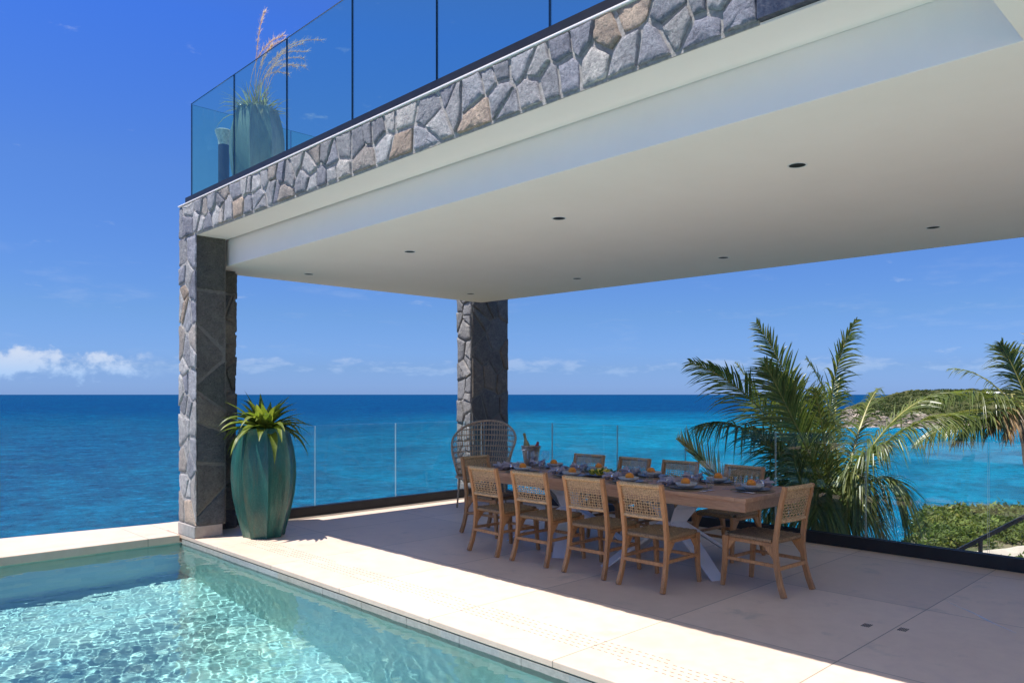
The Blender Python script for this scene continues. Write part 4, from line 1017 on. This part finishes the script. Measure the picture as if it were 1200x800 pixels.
# local: -Y away from the sitter's front? front is +Y after rotation
def rimh(a):   # a: angle from back centre, -1..1
    return .42+.78*(math.cos(a*math.pi/2)**.62 if abs(a) < 1 else 0)
def shell(a, f):
    th = a*R(118); rb, rt = .36, .50
    z0, z1 = .42, max(rimh(a), .425)
    z = z0+(z1-z0)*f; r_ = rb+(rt-rb)*min(1, (z-.42)/.55)
    yb = -math.cos(th)*r_-.16*(z-.42)*math.cos(th*.6)
    return Vector((math.sin(th)*r_*1.05, yb+.02, z))
q = MB(); n_ = 46
for k in range(n_+1):
    a = -1+2*k/n_; P = [shell(a, f/10) for f in range(11)]
    q.tube(P, .0062, 4, cap=False)
zl = [.50, .58, .66, .74, .82, .90, .98, 1.06, 1.13]
for z in zl:
    for dz in (0, .012):
        P = []
        for k in range(61):
            a = -1+2*k/60; h_ = max(rimh(a), .425)
            if h_ < z+dz+.01: 
                if len(P) > 2: q.tube(P, .0055, 4, cap=False)
                P = []; continue
            P.append(shell(a, (z+dz-.42)/(h_-.42)))
        if len(P) > 2: q.tube(P, .0055, 4, cap=False)
for z in [.44+.017*i for i in range(9)]:   # closer weave near the seat
    P = []
    for k in range(61):
        a = -1+2*k/60; h_ = max(rimh(a), .425)
        if h_ < z+.01:
            if len(P) > 2: q.tube(P, .005, 4, cap=False)
            P = []; continue
        P.append(shell(a, (z-.42)/(h_-.42)))
    if len(P) > 2: q.tube(P, .005, 4, cap=False)
q.build('woven_back', M_rattan, wc)
q = MB(); q.tube([shell(-1+2*k/60, 1) for k in range(61)], .017, 8); q.build('rim', M_rattan, wc, smooth=True)
q = MB(); P = [(.40*math.sin(a)*1.0, -.36*math.cos(a)+.02, .415) for a in [2*math.pi*k/48 for k in range(49)]]
q.tube(P, .016, 8)
for i in range(26):
    x = -.38+.76*(i+.5)/26; yy = .36*math.sqrt(max(0, 1-(x/.40)**2)); q.tube([(x, -yy+.02, .42), (x, yy+.02, .42)], .009, 5)
for i in range(22):
    y = -.34+.68*(i+.5)/22; xx = .40*math.sqrt(max(0, 1-(y/.36)**2)); q.tube([(-xx, y+.02, .424), (xx, y+.02, .424)], .009, 5)
q.build('woven_seat', M_rattan, wc, smooth=True)
for sx in (-1, 1):
    for sy in (-1, 1):
        q = MB(); q.tube([(sx*.33, sy*.28+.02, .001), (sx*.30, sy*.25+.02, .41)], [.013, .018], 8); q.build('leg', M_rattan, wc, smooth=True)

# ================================================================ POTS
def mat_glaze(name, a, b, c):
    m = MT(name); n = m.noise(m.co((1, 1, .35)), 5, 6, .65, .5); n2 = m.noise(m.co((1, 1, .12)), 22, 5, .7)
    g_ = m.n('ShaderNodeTexCoord'); sp = m.n('ShaderNodeSeparateXYZ'); m.l(g_.outputs['Object'], sp.inputs[0])
    col = m.ramp(n, [(.3, a), (.55, b), (.8, c)]); col = m.mix(m.sm(n2, .5, .75, 0, .55), col, (.10, .085, .05)); col = m.mix(m.sm(n2, .2, .42, .35, 0), col, (.012, .05, .05))
    col = m.mix(m.sm(m.noise(m.co((1, 1, 1)), 70, 5, .8), .52, .7, 0, .4), col, (.20, .27, .22))
    m.base(col); m.set(Roughness=.3, Specular_IOR_Level=.5, Coat_Weight=.2, Coat_Roughness=.15); m.bump(n2, .009); return m.m
M_glaze = mat_glaze('teal reactive glaze', (.008, .055, .046), (.018, .115, .090), (.05, .19, .145))
M_glaze2 = mat_glaze('faded green glaze', (.10, .16, .14), (.17, .25, .22), (.27, .34, .29))
def octo(prof, n=8, ridge=.05):
    def rf(a, z):
        f = (a*n/(2*math.pi)) % 1; d_ = abs(f-.5)*2       # 1 at ridge
        flat = math.cos(math.pi/n)/math.cos((f-.5)*2*math.pi/n)
        return flat*(1+ridge*max(0, d_-.88)/.12)*(1-.035*(1-d_*d_))
    q = MB(); q.lathe(prof, 96, rf=rf); return q
pot = empty('glazed_urn', (4.02, 8.16, 0), 'tall teal glazed faceted urn beside the poolside stone column', 'planter', rz=R(26))
prof = [(.20, .001), (.232, .002), (.242, .03), (.245, .06), (.292, .22), (.345, .46), (.365, .66), (.362, .82), (.34, .98), (.305, 1.12), (.278, 1.20), (.285, 1.215), (.278, 1.225), (.25, 1.22), (.245, 1.15), (.05, 1.14)]
octo([(r_*.93, z) for r_, z in prof]).build('urn_body', M_glaze, pot, smooth=42)
q = MB(); q.lathe([(.01, 1.16), (.226, 1.155), (.226, 1.165), (.12, 1.185), (.01, 1.19)], 24); q.build('soil', M_soil, pot)
def strap(mb, base, az, el_, length, width, droop, rr, col=(1,1,1), seg=9, curl=0, fold=.35):
    t = Vector((math.cos(az)*math.cos(el_), math.sin(az)*math.cos(el_), math.sin(el_))); side = Vector((-math.sin(az), math.cos(az), 0))
    p = Vector(base); P = [p.copy()]; d_ = t.copy()
    bend = rr.uniform(-.5, .5)
    for i in range(seg):
        d_ = (d_+side*bend/seg+Vector((0, 0, -1))*droop/seg*(1+i*.25)).normalized(); p = p+d_*length/seg; P.append(p.copy())
    vs = []
    for i, p in enumerate(P):
        f = i/seg; w_ = width*(.75+.5*math.sin(math.pi*min(f*1.25, 1)))*(1-f**3.2)+.001; tt = (P[min(i+1, seg)]-P[max(i-1, 0)]).normalized(); up = side.cross(tt).normalized()
        if up.z < 0: up = -up
        vs += [p-side*w_+up*w_*fold, p-side*w_*.5+up*w_*fold*.3, p, p+side*w_*.5+up*w_*fold*.3, p+side*w_+up*w_*fold]
    k_ = rr.uniform(.8, 1.25); mb.add(vs, [(i*5+j, i*5+j+1, (i+1)*5+j+1, (i+1)*5+j) for i in range(seg) for j in range(4)], tuple(c_*k_ for c_ in col))
rr = random.Random(17)
br = empty('bromeliad', (4.02, 8.16, 1.185), 'spiky green bromeliad growing from the teal urn', 'plant')
for i in range(68):
    az = i*2.399+rr.uniform(-.2, .2); f = i/67; el_ = R(12+62*f+rr.uniform(-6, 6)); q = MB()
    pale = (1.7, 1.5, 1.8) if rr.random() < .22 else (1, 1, 1) if rr.random() < .7 else (.7, .75, .8)
    strap(q, (math.cos(az)*.05, math.sin(az)*.05, -.01+.05*f), az, el_, rr.uniform(.46, .66)*(1-.28*f), rr.uniform(.034, .052), rr.uniform(.35, 1.5)*(1-.45*f), rr, pale)
    q.build('leaf', M_brom, br, smooth=True)
# upper deck urn with grass
UZ = 3.775
pot2 = empty('glazed_urn', (3.98, 8.25, UZ), 'faded green faceted urn behind the upper glass railing', 'planter', rz=R(5))
octo([(r_*.81, z*.86) for r_, z in prof]).build('urn_body', M_glaze2, pot2, smooth=42)
gp = empty('ornamental_grass', (3.98, 8.25, UZ+1.0), 'wispy grass with pink plumes growing from the upper deck urn', 'plant')
q = MB()
for i in range(190):
    az = rr.uniform(0, 6.28); r_ = rr.uniform(0, .17); strap(q, (math.cos(az)*r_, math.sin(az)*r_, .0), az+rr.uniform(-.5, .5), R(rr.uniform(25, 88)), rr.uniform(.14, .42), .006, rr.uniform(.2, 1.4), rr, (rr.uniform(.8, 1.3),)*3, seg=5)
q.build('foliage', M_tuft, gp)
for i in range(11):
    az = R(-45)+rr.uniform(-1.1, 1.1); st_ = Vector((rr.uniform(-.08, .08), rr.uniform(-.08, .08), .1)); P = []; d_ = Vector((math.cos(az)*.1, math.sin(az)*.1, 1)).normalized(); p = st_.copy()
    Lp = rr.uniform(.65, 1.05)
    for k in range(15):
        P.append(p.copy()); d_ = (d_+Vector((math.cos(az), math.sin(az), -.55))*.105*(k/6)).normalized(); p = p+d_*Lp/13
    q = MB(); q.tube(P, .0034, 4)
    for k in range(7, 15):
        for h_ in range(24):
            a = rr.uniform(0, 6.28); e = P[k]+Vector((rr.gauss(0, .026), rr.gauss(0, .026), rr.gauss(0, .026))); b_ = P[k].lerp(P[min(k+1, 14)], rr.random()); s_ = Vector((.0026, .0016, .001)); q.add([b_-s_, b_+s_, e+(P[k]-P[k-1])*.8], [(0,1,2)])
    q.build('plume', M_plume, gp)
# small agave-like leaf at its left rim is part of the same tuft; bollard lamp
bl = empty('bollard_light', (3.80, 8.72, UZ), 'black bollard light with clear flared top at the corner of the upper deck', 'bollard light')
q = MB(); q.lathe([(.01, 0), (.062, 0), (.062, .72), (.01, .72)], 28); q.build('post', simple('dark blue grey metal', (.03, .035, .045), .4), bl, smooth=40)
q = MB(); q.lathe([(.06, .722), (.066, .78), (.095, .86), (.10, .885), (.085, .895), (.01, .90)], 28); q.build('diffuser', simple('frosted clear acrylic', (.62, .66, .68), .25, nscale=30, var=.3), bl, smooth=40)

# ---------------------------------------------------------------- deck drain slots, hatch
q = MB(); rr = random.Random(3)
m_ = simple('drain slot dark', (.16, .14, .12), .9)
y = 8.0; blk = 0
while y > .3:
    for r_ in range(5):
        if (blk*3+r_*2) % 7 in (5,): continue
        x = 3.68+r_*.052
        for k in range(5):
            yy = y-(k+.4*(r_ % 2))*.052; q.box((x-.0016, yy-.026, .0005), (x+.0016, yy, .0022))
    y -= .27; blk += 1
tag(q.build('drain_grille', m_), 'rows of fine slots cut in the sunlit paving along the pool', 'drain')
q = MB()
hx, hy = 5.52, 1.97
for k in range(5):
    q.box((hx-.10, hy+.09+k*.012, .0008), (hx-.02, hy+.094+k*.012, .003)); q.box((hx-.02, hy-.12+k*.012, .0008), (hx+.06, hy-.116+k*.012, .003))
tag(q.build('floor_hatch', simple('hatch joint', (.02, .022, .03), .5)), 'small slotted access hatch flush in the shaded paving', 'hatch')

# thin film of water left in a paving joint, mirroring the sky
m = MT('standing water'); m.t.nodes.remove(m.p); tr_ = m.n('ShaderNodeBsdfTransparent'); g_ = m.n('ShaderNodeBsdfGlossy'); g_.inputs['Roughness'].default_value = .22
f_ = m.n('ShaderNodeFresnel'); f_.inputs[0].default_value = 1.33; x_ = m.n('ShaderNodeMixShader'); m.l(m.math('MULTIPLY', f_.outputs[0], .5), x_.inputs[0]); m.l(tr_.outputs[0], x_.inputs[1]); m.l(g_.outputs[0], x_.inputs[2]); m.l(x_.outputs[0], m.out.inputs[0])
q = MB(); rr = random.Random(6)
def blob(pts_, wds):
    vs = []
    for (a, b), w_ in zip(pts_, wds):
        w1, w2 = w_*rr.uniform(.7, 1.3), w_*rr.uniform(.7, 1.3); vs += [(a-w1*.2, b-w1, .0022), (a+w2*.2, b+w2, .0022)]
    q.add(vs, [(2*i, 2*i+2, 2*i+3, 2*i+1) for i in range(len(pts_)-1)])
blob([(6.55-.05*i, 1.90-.052*i+.01*math.sin(i)) for i in range(12)], [.003, .006, .010, .010, .014, .012, .016, .018, .014, .012, .008, .003])
tag(q.build('puddle', m.m), 'thin wet streak of rinse water on the shaded paving at the right', 'puddle')
